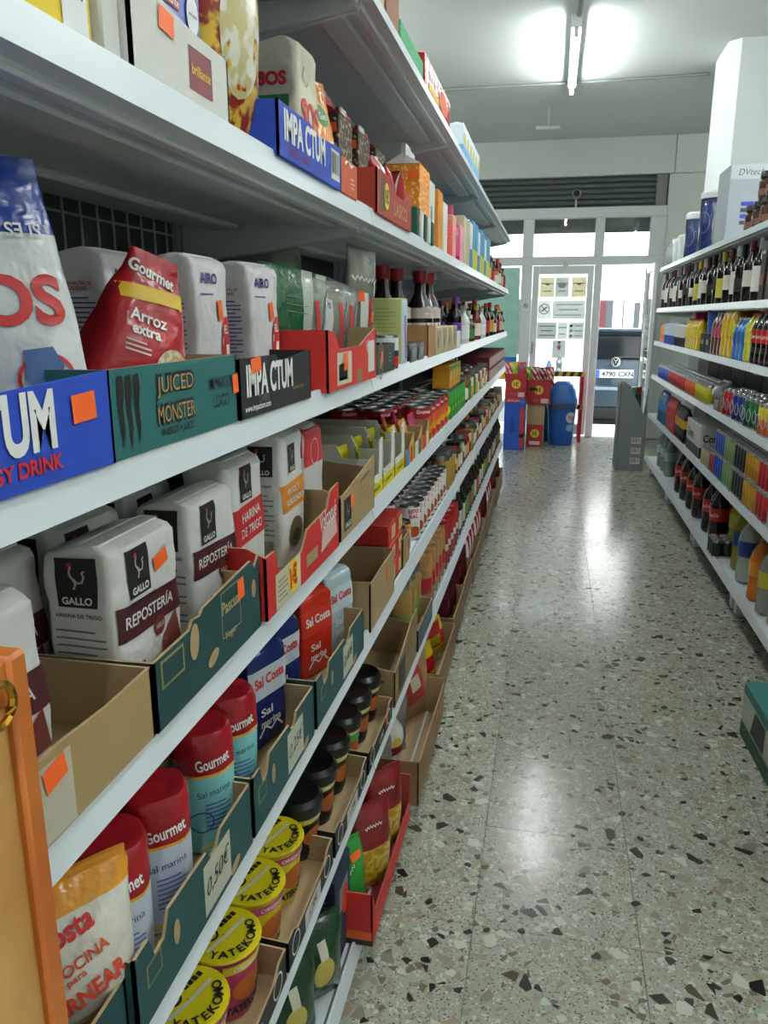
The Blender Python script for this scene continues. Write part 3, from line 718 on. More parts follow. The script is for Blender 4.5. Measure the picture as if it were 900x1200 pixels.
p.p('f', P_ell(.085, .15), patt('D8D5C2', 'BFB07A', 'noise', 40, .2), .0, .13, 0, 1)
S(p, 'B', 1.005, .025, .07, -.2, 'tall maroon bag of pasta showing yellow shells on the second shelf')
p = pouch(.10, .04, .24, gloss('35353B'), 4.1, name='foil_bag', cat='packet'); S(p, 'B', 1.24, .13, .04, -.2, 'dark foil packet squeezed behind the blue energy drink tray')
def impactum(w, c, h=.085, ctext=WI):
    t = tray(.20, w, h, card(c), front=[(0, h), (.46, h), (.5, h - .01), (1, h)], inner=card(c))
    t.p('f', P_text('IMPA CTUM', w=w * .62, h=.04, bold=.035), ctext, -w * .12, h * .62, 0, 2)
    return t
t = impactum(.315, '1F45B4', .066); t.p('f', P_text('ENERGY DRINK', w=.10), ink('6E1E50'), -.07, .012).p('f', P_scr(w=.05), ink('5A3CA0'), -.1, .024); barcode(t, 'f', .12, .033, .05, .045)
S(t, 'B', 1.203, .002, .20, 0, 'blue energy drink tray with a barcode on the second shelf')
p = brick_bag(.115, .08, .24, bagp('D3CDB6'), 2.0, .006, name='rice_bag', cat='rice bag')
p.p('f', P_text('SOS', w=.10, h=.045, bold=.03), RED, .0, .125, 0, 2).p('s', P_text('SOS', w=.05, h=.022, bold=.05), RED, -.005, .175, 0, 2).p('s', P_rect(.055, .04), ink('2C7A42'), -.004, .13)
lines(p, 's', -.004, .142, .04, 4, .007, 'DDE2D8'); p.p('f', P_line([(-.02, .2), (-.03, .185), (-.015, .17), (.0, .18)], .004), ink('8C877A'), 0, 0)
S(p, 'B', 1.425, .075, .08, 0, 'cream paper rice bag with red lettering standing in the blue tray', None, .004)
p = wedge_bag(.13, .06, .22, gloss('E08A1E'), 5.0, lambda i, k: gloss('23366E') if i < 7 else None, name='snack_bag', cat='packet')
p.p('f', P_ell(.05, .035), ink('2E8C3A'), .0, .16).p('f', P_text('Gwz', w=.035, bold=.03), WI, .0, .16, 0, 2).p('f', P_ring(.07, .008), WI, .0, .08); sticker(p, 'f', .02, .08)
S(p, 'B', 1.565, .07, .06, -.1, 'orange and navy snack bag leaning behind the blue energy drink tray', rx=.12)
b = box('food_box', 'box', .16, .12, .06, card('C8572A')); b.p('f', P_line([(-.03, .05), (-.01, .06), (.01, .05), (.03, .058)], .006), WI, 0, 0); lines(b, 'f', .02, .03, .03, 3, .007, 'E8D8C8')
S(b, 'B', 1.43, .006, .05 and .16, 0, 'small orange box beside the blue energy drink tray')
t = tray(.085, .40, .085, card('A2311F'), front=[(0, .085), (.3, .085), (.38, .06), (.8, .06), (.88, .085), (1, .085)], inner=card('A2311F'))
t.p('f', P_ell(.06, .06), ink('E0C43A'), -.105, .042, 0, 2).p('f', P_ring(.06, .003), BI, -.105, .042, 0, 3).p('f', P_text('1€', w=.035, bold=.03), BI, -.105, .042, 0, 3).p('f', P_rect(.03, .07), ink('4A5236'), -.15, .042).p('f', P_text('LASICO', w=.16, h=.03, bold=.02), ink('B08A5A'), .06, .03)
S(t, 'B', 1.84, .002, .085, 0, 'red display box with a yellow price circle on the second shelf')
p = pouch(.09, .05, .12, gloss('A01824'), 6.0, lambda i, k: gloss('DADAD4') if k % 9 == 0 else None, name='biscuit_packet', cat='packet')
for k, (yy, fr, lb) in enumerate(((1.80, .014, 'first'), (1.89, .016, 'second'), (1.98, .014, 'third'))): S(p, 'B', yy, fr, .05, .3 * k, 'shiny red biscuit packet in the red display box, %s along' % lb, None, .012, rx=.1)
def tea(c1, c2, tip):
    it = box('tea_carton', 'carton', .10, .11, .20, patt(c2, c1, 'voronoi', 95, .5, .34, .42))
    it.sub('gable_flap', MB().prism([(-.05, .2), (-.004, .225), (-.004, .25), (.004, .25), (.004, .225), (.05, .2)], 'y', -.055, .055, plas(tip)))
    it.sub('white_tab', MB().box(.004, .010, -.056, -.01, .215, .25, paper('E3E4E0'), .001)); sticker(it, 's', .03, .17); return it
br_ = tea('3A2A22', 'B79A72', 'B0202C')
for k, yy in enumerate((1.74, 1.91, 2.09)): S(br_, 'B', yy, .09, .10, 0, ['first', 'second', 'third'][k] + ' brown dotted carton with a red top behind the red display box')
S(tea('EE8A1C', 'F4CE84', 'E6E7E4'), 'B', 2.37, .02, .10, 0, 'large orange dotted carton with a white tab on the second shelf', sc=(1, 1.6, 1.02))
for k in range(5):
    b = box('tea_box', 'box', .05, .035, .08 - .004 * k, paper(['24584A', 'E3E4E0', '1D4A3E', 'E3E4E0', '24584A'][k])); sticker(b, 'f', 0, .05, .02, .014) if k == 0 else None
    S(b, 'B', 2.20 + k * .055, .010 - .002 * k, .05, 0, 'slim %s tea box in front of the orange carton, %s along' % (['dark green', 'white', 'deep green', 'plain white', 'forest green'][k], ['first', 'second', 'third', 'fourth', 'fifth'][k]), rx=-.05)
b = box('food_box', 'box', .10, .14, .2, paper('DEDFD8')); b.p('f', P_ell(.04, .06), ink('5F8C74'), 0, .1); sticker(b, 'f', .04, .04); S(b, 'B', 2.56, .03, .08 and .10, 0, 'white box with a small green motif after the orange carton')
for k, (c, h, w) in enumerate((('D98A2E', .19, .1), ('E4E2DA', .17, .1), ('D2322A', .12, .12), ('E3A090', .16, .1), ('B9275C', .21, .13), ('E9A3A8', .15, .12), ('C9C0A4', .2, .1), ('BFB491', .19, .1))):
    if c == 'B9275C':
        it = sauce(.05, .21, c, 'D84A80', 'B9275C', 'pink_bottle')
    else: it = box('food_box', 'box', .09, w, h, paper(c)); lines(it, 'f', 0, h * .6, w * .6, 4, .01, '8A8478')
    S(it, 'B', 2.70 + k * .128, .02, .09, 0, ['amber', 'off-white', 'bright red', 'salmon', 'magenta', 'pale pink', 'sand-coloured', 'khaki'][k] + (' squeeze bottle on the second shelf between the boxes' if c == 'B9275C' else ' food box on the second shelf below the top cartons'))
mk = carton(.075, .095, .22, '5B9CC4', 'C6C24A'); mk2 = carton(.075, .095, .2, 'DDE4E6', '3E7FB8')
for k in range(9):
    S(mk if k % 3 else mk2, 'B', 3.72 + k * .13, .02, .075, 0, ('blue and yellow-green drink carton on the second shelf' if k % 3 else 'white and blue drink carton on the second shelf'), 'blue and green cartons' if k % 3 else 'white and blue cartons')
    bx = box('small_box', 'box', .05, .10, .09, paper('D9DAD4')); S(bx, 'B', 3.70 + k * .13, -.01 + .012, .03, 0, 'small white box in front of the blue cartons', 'small white boxes') if k % 2 == 0 and False else None
sb_ = [sauce(.026, .17, '5A2A18', 'C9B98A', '3A1A14'), sauce(.028, .19, '7A1A16', 'E2DCCB', 'B0202C'), jar(.032, .11, 'B07A2E', 'B8892E', 'E2DCCB'), sauce(.026, .16, '30231C', 'B0202C', '1A1A1A')]
for k in range(16): S(sb_[k % 4], 'B', 4.95 + k * .10, .02 + .012 * (k % 3), .056, 0, ['small brown sauce bottle at the far end of the second shelf', 'red sauce bottle at the far end of the second shelf', 'small honey jar at the far end of the second shelf', 'black-capped sauce bottle at the far end of the second shelf'][k % 4], ['brown sauces', 'red sauces', 'honey jars', 'black-capped sauces'][k % 4])

# ---- top shelf (A)
for k, (y, w, h, c, n) in enumerate(((1.68, .16, .16, 'B9A27C', 'tan'), (1.85, .14, .14, '8C5A3A', 'brown'), (2.10, .32, .05, '3E9C6A', 'mint green'))):
    it = box('food_box', 'box', .2, w, h, card(c)); S(it, 'A', y, .012, .2, 0, n + ' box on the top shelf by the ceiling')
b = box('food_box', 'box', .22, .54, .085, gloss('B5261F')); b.p('f', P_ell(.2, .06), ink('D9622A'), .1, .04).p('f', P_rect(.2, .02), ink('E2B23A'), -.1, .02).p('f', P_scr(w=.2, h=.03), WI, -.08, .055, 0, 2)
S(b, 'A', 2.56, .012, .22, 0, 'large glossy red box on the top shelf')
cz = carton(.07, .10, .14, 'DCE8EE', '7FB4D8')
cz.p('f', P_rect(.06, .04), ink('D9C85A'), 0, .09)
for k in range(6): S(cz, 'A', 3.40 + k * .12, .02, .08, 0, 'white and light blue carton on the top shelf in front of the shutter', 'top shelf cartons')

# ---- third shelf (C)
t = impactum(.40, '1D46B8', .078); t.p('f', P_text('IMPACTUM', w=.2, h=.045, bold=.04), WI, .02, .048, 0, 3).p('f', P_text('ENERGY DRINK', w=.12, h=.012, bold=.03), RED, .065, .016, 0, 3); t.pr['printed_label'] = [q for q in t.pr['printed_label'] if q[6] == 3]; sticker(t, 'f', .158, .052, .032, .022, .05)
S(t, 'C', .40, .004, .20, 0, 'blue energy drink tray on the third shelf at the picture edge')
def claws(it, u, v, h):
    for k, (dx, l) in enumerate(((-.014, .9), (0, 1.0), (.014, .85))):
        it.p('f', P_poly([(-.005, h * .5), (.004, h * .52), (.006, h * .3), (.002, h * .1), (.004, -h * .2), (-.001, -h * .5 * l), (-.004, -h * .1), (-.006, h * .2)]), BI, u + dx, v, 0, 2)
tm = tray(.22, .285, .078, card('1E6260'), front=[(0, .078), (1, .078)], inner=KRAFT)
claws(tm, -.105, .038, .066)
tm.p('f', P_text('JUICED', w=.085, h=.026, bold=.03), ink('15191A'), -.015, .056, 0, 2).p('f', P_text('JUICED', w=.078, h=.02, bold=.0), ink('A8885A'), -.015, .056, 0, 3).p('f', P_text('MONSTER', w=.085, h=.022, bold=.03), ink('15191A'), -.015, .03, 0, 2).p('f', P_text('MONSTER', w=.08, h=.016, bold=.0), ink('A8885A'), -.015, .03, 0, 3).p('f', P_text('ENERGY + JUICE', w=.07), ink('15191A'), -.015, .012, 0, 2)
tm.p('f', P_text('MANGO', w=.06, h=.014, bold=.01), ink('12302F'), .095, .05, 0, 2).p('f', P_text('LOCO', w=.045, h=.014, bold=.01), ink('12302F'), .095, .03, 0, 2); sticker(tm, 'f', .135, .045, .016, .022)
S(tm, 'C', .737, .006, .22, 0, 'teal energy drink tray with black claw marks on the third shelf')
S(tray(.16, .24, .088, card('2A7068')), 'C', .475, .206, .16, 0, 'plain teal tray behind the blue energy drink tray')
t = impactum(.285, '1B1B1D', .072); t.p('f', P_text('DARK', w=.04), ink('5C5C58'), -.06, .02).p('f', P_scr(w=.05, h=.007), ink('9C7C3C'), .08, .022).p('f', P_text('www.impactum.com', w=.09), WI, -.085, .01, 0, 2); sticker(t, 'f', -.09, .063, .035, .018)
S(t, 'C', 1.026, .004, .20, 0, 'black energy drink tray on the third shelf')
# rice and flour in those trays
def sosm(i, k): return gloss('1E3C94') if i >= 12 else None
p = wedge_bag(.145, .09, .245, gloss('D9DBDB'), 1.7, sosm, wr=.002, tw=.7)
p.p('f', P_text('SOS', w=.10, h=.042, bold=.035), RED, .0, .13, 0, 2).p('f', P_line([(-.075, .2), (.075, .2)], .008), WI, 0, 0, 0, 2).p('f', P_text('SI ES SOS, ES', w=.085), WI, 0, .187, PI, 3)
p.p('f', P_ring(.05, .003, h=.045), RED, .025, .065, 0, 2).p('f', P_poly([(-.015, .02), (.01, .022), (.018, .005), (.008, -.02), (0, -.008), (-.006, -.022), (-.014, -.004)]), ink('4E6A9C'), .022, .07, 0, 3).p('f', P_ell(.08, .02), RED, .0, .008)
sticker(p, 'f', -.03, .175, .04, .028, .5)
S(p, 'C', .605, .065, .09, -.62, 'blue-topped white rice bag with large red lettering, tilted', None, .004, rx=.02)
p = wedge_bag(.135, .08, .19, gloss('A81A24'), 2.9, wr=.0045, tw=.45)
p.p('f', P_text('Gourmet', w=.055, h=.014, bold=.03), WI, -.005, .168, -.15, 2).p('f', P_rect(.085, .016, 8, 2), ink('E2B72C'), 0, .145, .12).p('f', P_text('Arroz', w=.045), WI, -.01, .118, .0, 2).p('f', P_text('extra', w=.035, bold=.03), WI, -.012, .103, 0, 2).p('f', P_ell(.055, .07), patt('CFC8A8', 'A89E78', 'noise', 160, .2), .03, .06, .4, 2).p('f', P_poly([(-.02, 0), (0, .02), (.02, .008), (.045, .012), (.05, -.01), (.0, -.015)]), ink('3F56A8'), .02, .02, 0, 3)
lines(p, 'f', -.02, .09, .03, 3, .005, 'E5C9C6'); sticker(p, 'f', .035, .075, .025, .018, -.3)
S(p, 'C', .77, .058, .08, -.5, 'red glossy rice bag with a window, leaning over the teal tray', None, .004, rx=-.32)
fw = brick_bag(.105, .075, .195, bagp('E4E0E2'), 4.4, .006)
fw.p('f', P_text('AIRO', w=.05, h=.014, bold=.03), ink('2B2A78'), -.015, .165, 0, 2).p('f', P_ell(.042, .085), RED, .035, .075, 0, 2).p('f', P_text('EL', w=.015), WI, .03, .1, 0, 3).p('f', P_text('T', h=.04, bold=.06), WI, .032, .07, 0, 3).p('s', P_text('GARANTÍA DE', w=.035), ink('A8454A'), 0, .155, 0, 2).p('s', P_text('CALIDAD', w=.025), ink('A8454A'), 0, .149, 0, 2)
lines(fw, 's', 0, .138, .045, 14, .0055, '4A4E9C'); fw.p('s', P_ring(.05, .001, 4), ink('6A6EB0'), 0, .04, PI / 4, 2); lines(fw, 's', 0, .05, .03, 4, .006, '6A6EB0'); lines(fw, 'f', -.02, .145, .05, 1, .006, '4A4E9C'); sticker(fw, 'f', .012, .125, .016, .026)
S(fw, 'C', 1.005, .085, .075, -.0, 'white flour pack with a red oval standing in the teal tray', None, .004)
S(fw, 'C', 1.165, .07, .075, -.06, 'white flour pack with a red oval standing in the black tray', None, .004)
S(fw, 'C', .905, .15, .075, .05, 'white flour pack half hidden behind the red rice bag', None, .004)
gb = pouch(.13, .05, .20, gloss('14582E'), 3.9, lambda i, k: gloss('B9C2B4') if 1 <= (k % 14) <= 4 else None, name='legume_bag', cat='packet'); lines(gb, 'f', .01, .15, .05, 3, .012, '6B7A66'); sticker(gb, 'f', .02, .06)
S(gb, 'C', 1.30, .075, .05, -.5, 'dark green glossy packet next to the white flour pack', None, .004, rx=-.12)
S(gb, 'C', 1.41, .085, .05, -.5, 'dark green glossy packet nearer the red cut-out tray', None, .004, rx=-.14)
t = tray(.30, .36, .10, card('C92A22'), front=[(0, .10), (.12, .096), (.2, .068), (.62, .068), (.8, .085), (1, .10)], inner=KRAFT, side=[(0, .1), (1, .1)])
t.p('f', P_rect(.10, .055), ink('CFC9B4'), -.075, .034); barcode(t, 'f', -.085, .028, .06, .028); t.p('f', P_rect(.055, .06), ink('DFD8CE'), .135, .045).p('f', P_text('Volcoqué', w=.06, h=.03), WI, .12, .065, .2, 2).p('f', P_rect(.04, .026), card('8C7350'), .035, .014); sticker(t, 'f', -.07, .045, .03, .03)
S(t, 'C', 1.42, -.004, .30, 0, 'bright red cut-out tray with a white label on the third shelf')
cb_ = clear('DDE2DC', .22, .1, .6); gl2 = clear('C9D0C4', .30, .08, .6)
def noodles(i, k): return None
cbag = pouch(.12, .05, .19, cb_, 2.2, wr=.006, name='clear_bag', cat='packet'); cbag.sub('dried_contents', MB().loft([(.02, .004, .05, 3), (.06, .018, .052, 2.5), (.12, .018, .05, 2.5), (.165, .004, .045, 3)], mat('B9A888', .8, var=.25, scale=50, bump=.4), 16)); cbag.p('f', P_rect(.04, .12), ink('D6D2D6'), -.02, .09, 0, 2).p('f', P_rect(.01, .12), RED, .03, .09, .1, 2).p('f', P_text('500g', w=.03), ink('5A5A60'), -.02, .14, 0, 3)
S(cbag, 'C', 1.37, .075, .05, -.6, 'clear bag of dried food with a white band, first in the red tray', None, .004, rx=-.15)
S(cbag, 'C', 1.47, .06, .05, -.5, 'clear bag of dried food with a white band, second in the red tray', None, .004, rx=-.2)
S(cbag, 'C', 1.57, .07, .05, -.5, 'clear bag of dried food with a white band, last in the red tray', None, .004, rx=-.25)
tb = pouch(.11, .045, .27, gl2, 6.2, wr=.006, name='clear_bag', cat='packet'); tb.sub('dried_contents', MB().loft([(.02, .004, .045, 3), (.06, .014, .047, 2.5), (.2, .014, .045, 2.5), (.24, .004, .04, 3)], mat('8E8C66', .8, var=.3, scale=60, bump=.4), 16)); tb.p('f', P_scr(w=.09, h=.016), ink('D8D8D4'), 0, .2, PI / 2 * 0, 2).p('f', P_rect(.012, .14), RED, .025, .09, .1, 2).p('f', P_rect(.03, .16), ink('D9DBD4'), .0, .09, .1, 1.5); sticker(tb, 'f', -.02, .16, .022, .022); sticker(tb, 'f', .03, .12, .016, .022)
S(tb, 'C', 1.80, .07, .045, -.4, 'tall clear noodle bag leaning out of the dark green tray', None, .004, rx=-.12)
S(tb, 'C', 1.66, .19, .045, -.3, 'tall clear noodle bag at the back behind the red tray', None, .0, rx=-.05)
t = tray(.24, .21, .062, card('2C3428'), inner=card('2C3428')); t.p('f', P_ring(.05, .004, h=.08), ink('8A8068'), -.05, .028).p('f', P_ring(.035, .003, h=.06), ink('8A8068'), -.05, .026).p('f', P_ell(.02, .03), ink('A89A80'), -.05, .025); lines(t, 'f', .05, .04, .03, 3, .008, '9C9C8C'); sticker(t, 'f', -.045, .036, .02, .024)
S(t, 'C', 1.735, .004, .24, 0, 'dark olive tray with ring print on the third shelf')
it = can(.03, .078, plas('C9252B'), plas('E8EAEC'), name='small_tin'); it.sub('stripe', MB().lathe([(.0308, .03), (.0308, .042)], 22, ink('1D2B5E')))
S(it, 'C', 1.885, .004, .06, 0, 'red, white and blue small tin beside the dark olive tray')
b = box('food_box', 'box', .10, .075, .165, paper('C9CB84')); b.p('f', P_rect(.075, .165), ink('B9CAD8'), 0, .082).p('f', P_rect(.03, .11), ink('5F86B8'), .01, .07, .2, 2).p('f', P_rect(.012, .09), ink('C9505A'), .0, .06, .25, 3); lines(b, 's', .0, .14, .07, 14, .009, '9CA060')
S(b, 'C', 2.0, .01, .10, 0, 'upright pale yellow-green box with a blue front on the third shelf')
b = box('food_box', 'box', .08, .06, .16, paper('A9C3DC')); S(b, 'C', 1.95, .13, .08, 0, 'light blue box behind the yellow-green box')
for k in range(2):
    b = box('small_tin', 'tin', .055, .11, .05, plas('1C1C1E')); b.p('f', P_rect(.06, .025), ink('8C8E90'), 0, .026)
    S(b, 'C', 2.13 + k * .125, .008, .055, 0, 'small flat black tin in front of the brown carton, %s' % ['closer to the yellow-green box', 'closer to the brown carton'][k])
vb = lathe_item('vinegar_bottle', 'bottle', [(.001, 0), (.045, 0), (.048, .01), (.048, .13), (.04, .16), (.02, .2), (.018, .26), (.001, .26)], mat('2A211C', .07, var=.05), [(.03, .1, .0486, paper('DADBD4')), (.115, .15, .0484, paper('D6C9C6'))], ([(.022, .235), (.024, .24), (.024, .275), (.001, .275)], plas('A81E26')), 20)
vb.p('f', P_ell(.05, .03), ink('C9D6CE'), 0, .14, 0, 2).p('f', P_text('A·I·R', w=.03), RED, 0, .14, 0, 3).p('f', P_text('1  6', w=.03), BI, 0, .09, 0, 3).p('f', P_text('A N M I', w=.05, h=.02), RED, 0, .06, 0, 3)
for k, (y, fr) in enumerate(((2.33, .16), (2.53, .13), (2.66, .11), (2.83, .06), (2.95, .05))): S(vb, 'C', y, fr, .096, -.6, 'dark vinegar bottle with a red cap and white label, %s behind the brown carton' % ['first', 'second', 'third', 'fourth', 'fifth'][k])
t = tray(.14, .15, .095, card('A8794E'), inner=KRAFT); S(t, 'C', 2.46, .008, .14, 0, 'brown open carton in front of the vinegar bottles')
for k in range(4):
    b = box('spice_box', 'box', .10, .14, .088, card('B3A27C')); b.p('f', P_ell(.03, .04), ink('6E6248'), -.02, .04).p('f', P_scr(w=.03), ink('5A4E3A'), .03, .05, .2, 2); lines(b, 'f', 0, .075, .08, 2, .007, '7A6C50')
    S(b, 'C', 2.61 + k * .145, .006, .10, 0, 'tan spice box in the row on the third shelf, %s after the brown carton' % ['first', 'second', 'third', 'fourth'][k])
b = box('small_box', 'box', .08, .11, .065, paper('DFE1DE')); b.p('f', P_scr(w=.03), BI, 0, .035); S(b, 'C', 3.19, .006, .08, 0, 'small white box after the row of tan spice boxes')
SB = [sauce(.03, .21, '1B1512', 'C9A23A', 'B0202C'), sauce(.028, .2, '241614', 'B0202C', 'D9622A'), sauce(.027, .2, '1A1418', '6A3A9C', '5A2A8C'), sauce(.03, .18, '6E2A1C', 'E0DCCB', 'E2C43A'), sauce(.03, .17, 'C9CAC6', 'E4E6E6', '9EA2A4'), sauce(.026, .15, 'E0DFDA', 'C23A34', 'E6E6E4'), sauce(.028, .16, '2C241C', 'E0DCCB', '1C1C1C'), sauce(.026, .13, '3A2A1E', '3E7A3A', 'D9DAD6')]
SN = ['dark soy bottle with a yellow label and red cap', 'dark sauce bottle with a red label and orange cap', 'dark sauce bottle with a purple cap', 'brown sauce bottle with a yellow cap', 'pale grey sauce bottle', 'white sauce bottle with a red label', 'black-capped dark sauce bottle', 'small green-labelled sauce bottle']
seq = [0, 0, 1, 2, 1, 3, 4, 5, 6, 7, 5, 6, 3, 0, 5, 4, 6, 7, 1, 5, 6, 0, 3, 5, 6, 7, 5, 1, 6, 5, 3, 0, 7, 6]
for k, i in enumerate(seq):
    S(SB[i], 'C', 3.08 + k * .104 + (.0 if k < 2 else .02), (.10 if k < 3 else .02 + .02 * (k % 3)), .06, 0, SN[i] + ' on the third shelf', SN[i] + 's')
    if k % 2: S(SB[(i + 3) % 8], 'C', 3.10 + k * .104, .17, .06, 0, SN[(i + 3) % 8] + ' in the back row of the third shelf', SN[(i + 3) % 8] + 's in the back row')
p = pouch(.2, .1, .17, gloss('1E3A8C'), 8.1, lambda i, k: gloss('D9C04A') if i > 9 else None, name='snack_bag', cat='packet'); p.p('f', P_ring(.09, .012), WI, 0, .08)
for k in range(3): S(p, 'C', 5.6 + k * .25, .13, .1, 0, 'blue snack bag with yellow top behind far sauce bottles, %s' % ['first', 'second', 'third'][k], None, .0)

# ---- fourth shelf (D): flour
def flour(kind, seed, w=.135, d=.075, h=.178):
    it = brick_bag(w, d, h, bagp('DDDDDA'), seed, .007)
    def logo(face, u, v, s=1.0):
        it.p(face, P_rect(.042 * s, .05 * s), ink('1A1A1B'), u, v, .0, 1.5).p(face, P_rooster(.03 * s), ink('B9B6AE'), u, v + .006 * s, 0, 3).p(face, P_ell(.006 * s, .005 * s), RED, u - .006 * s, v + .018 * s, 0, 3).p(face, P_text('GALLO', w=.032 * s, bold=.03), WI, u, v - .018 * s, 0, 3)
    if kind == 'pastry':
        logo('f', -.022, h * .80); logo('s', .0, h * .80)
        it.p('f', P_text('HARINA DE TRIGO', w=.05), BI, -.018, h * .625, 0, 2).p('f', P_rect(w * .97, .036, 8, 2), ink('4A1A1E'), 0, h * .53, -.04, 1.5).p('f', P_text('REPOSTERÍA', w=w * .74, h=.016, bold=.015), WI, -.006, h * .545, -.04, 3)
        it.p('f', P_ell(.024, .022), ink('6E2A2C'), .012, h * .40, 0, 2).p('f', P_text('1KILO', w=.018), ink('D9C6BC'), .012, h * .40, 0, 3).p('f', P_ell(.012, .012), ink('C9252B'), -.03, h * .24, 0, 2).p('f', P_ell(.014, .01), ink('2E3A66'), -.022, h * .18, 0, 2).p('f', P_poly([(.01, 0), (.06, .0), (.05, .04), (.03, .028), (.018, .02)]), ink('7A3A34'), 0, h * .2, 0, 2)
        it.p('s', P_text('HARINA DE TRIGO', w=.05), BI, 0, h * .61, 0, 2); lines(it, 's', 0, h * .52, .055, 9, .008, '6A6A70')
    elif kind == 'wheat':
        logo('f', -.012, h * .82); it.p('f', P_rect(w * .9, .055, 8, 2), ink('C0262C'), 0, h * .535, .05, 1.5).p('f', P_text('HARINA', w=w * .55, h=.014, bold=.01), WI, .0, h * .59, .05, 3).p('f', P_text('DE TRIGO', w=w * .6, h=.014, bold=.01), WI, .0, h * .48, .05, 3).p('f', P_ell(w * .8, .04), ink('A89A7A'), 0, h * .15, 0, 2); lines(it, 's', 0, h * .6, .05, 10, .008, '6A6A70')
    elif kind == 'fry':
        logo('s', .004, h * .80, .95); logo('f', -.01, h * .80, .9); it.p('f', P_rect(w * .95, .045, 8, 2), ink('E08A22'), 0, h * .52, .04, 1.5).p('f', P_text('FRITOS Y', w=w * .5), WI, -.01, h * .56, .04, 3).p('f', P_text('REBOZADOS', w=w * .7), WI, 0, h * .48, .04, 3).p('f', P_ell(.07, .05), ink('6A5636'), 0, h * .22, 0, 2).p('f', P_ell(.04, .02), ink('2E2A24'), .0, h * .2, 0, 3)
        it.p('s', P_text('HARINA DE TRIGO', w=.045), BI, 0, h * .62, 0, 2); lines(it, 's', 0, h * .55, .05, 9, .008, '6A6A70'); barcode(it, 's', .004, h * .14, .045, .035)
    elif kind == 'pink':
        it.p('f', P_rect(w * .95, .07, 8, 3), ink('C9353A'), 0, h * .82, 0, 1.5).p('f', P_ring(.05, .003), ink('E8C9C6'), 0, h * .76, 0, 3).p('s', P_rect(d * .9, .05, 6, 3), ink('C9353A'), 0, h * .86, 0, 1.5); lines(it, 's', 0, h * .55, .05, 12, .008, '8A7478')
    return it
fp = flour('pastry', 1.3); sticker(fp, 'f', .022, .142, .028, .016, .2)
S(fp, 'D', .712, .045, .075, .0, 'white pastry flour pack with an orange sticker, front and nearest in the teal carton', None, .004)
fp2 = flour('pastry', 7.7); sticker(fp2, 'f', .045, .05, .016, .02)
S(fp2, 'D', .905, .055, .075, .0, 'white pastry flour pack with a cupcake print, second in the teal carton', None, .004)
S(fp2, 'D', .60, .135, .075, .05, 'white pastry flour pack in the back row at the picture edge')
S(fp, 'D', .775, .15, .075, -.04, 'white pastry flour pack in the back row behind the nearest pack')
S(fp2, 'D', .94, .16, .075, .03, 'white pastry flour pack in the back row, further along')
fwh = flour('wheat', 3.1, .125, .075, .20); S(fwh, 'D', 1.035, .06, .075, 0, 'white wheat flour pack with a red band and black badge', None, .004)
ff = flour('fry', 5.3, .115, .075, .215); S(ff, 'D', 1.20, .048, .075, .0, 'tall white frying flour pack with an orange band in the red tray', None, .004)
fk = flour('pink', 9.1, .115, .07, .20); S(fk, 'D', 1.375, .065, .07, 0, 'pale pink flour pack with a red top behind the kraft tray', None, .004)
fe = flour('pastry', 2.4); S(fe, 'D', .475, .05, .075, .0, 'white flour pack cropped by the picture edge next to the wooden panel', None, .004)
# cartons holding them
t = tray(.24, .19, .072, card('A3895C'), front=[(0, .072), (.25, .074), (.6, .07), (1, .072)]); t.p('f', P_rect(.045, .065), ink('BDB6A4'), -.06, .034); sticker(t, 'f', -.06, .055, .028, .02, .2)
S(t, 'D', .535, .004, .24, 0, 'open brown carton with a torn white label on the fourth shelf')
t = tray(.24, .285, .098, card('163F42'), front=[(0, .074), (.28, .076), (.31, .084), (.37, .082), (.4, .088), (.9, .098), (.94, .085), (1, .098)], side=[(0, .07), (1, .074)])
t.p('f', P_rect(.05, .03), ink('8C8450'), -.105, .055).p('f', P_rect(.044, .024), ink('163F42'), -.105, .055, 0, 2); lines(t, 'f', -.105, .06, .034, 3, .006, '9C9460'); t.p('f', P_ell(.022, .04), KRAFT, -.055, .06, -.1, 2).p('f', P_ell(.03, .016), KRAFT, -.01, .022, .3, 2).p('f', P_ring(.08, .002, 4), ink('A89C70'), .045, .06, PI / 4, 2).p('f', P_text('Pascual', w=.055, h=.016), ink('B0A474'), .045, .068, 0, 3).p('f', P_text('Yogur', w=.035, h=.012), ink('B0A474'), .04, .032, 0, 3).p('f', P_ell(.014, .024), KRAFT, .118, .06, 0, 2); sticker(t, 'f', .075, .075, .02, .026, .1)
S(t, 'D', .775, .002, .24, 0, 'dark teal dairy carton with cut-outs on the fourth shelf')
t = tray(.26, .37, .088, card('BE2420'), front=[(0, .088), (.1, .088), (.14, .05), (.42, .052), (.5, .078), (.8, .084), (.86, .11), (1, .115)], side=[(0, .1), (.9, .1), (1, .088)])
t.p('f', P_rect(.11, .052), ink('C9C2A8'), -.095, .027); lines(t, 'f', -.12, .04, .04, 5, .007, '6A6456'); t.p('f', P_ell(.045, .05), ink('F0D020'), -.075, .03, 0, 2).p('f', P_text('1€', w=.032, h=.034, bold=.05), RED, -.075, .03, .1, 3).p('f', P_text('Volcoqué', w=.10, h=.04, bold=.01), WI, .115, .068, .08, 2).p('f', P_poly([(.07, .02), (.17, .03), (.16, .065), (.08, .055)]), ink('D9B8B0'), 0, 0, 0, 1.5).p('f', P_rect(.06, .02), KRAFT, .02, .03, 0, 2)
S(t, 'D', 1.115, -.002, .26, 0, 'red cut-out tray with a yellow one euro sticker on the fourth shelf')
t = tray(.26, .28, .10, card('A08860'), front=[(0, .08), (.2, .085), (1, .112)], side=[(0, .11), (1, .085)])
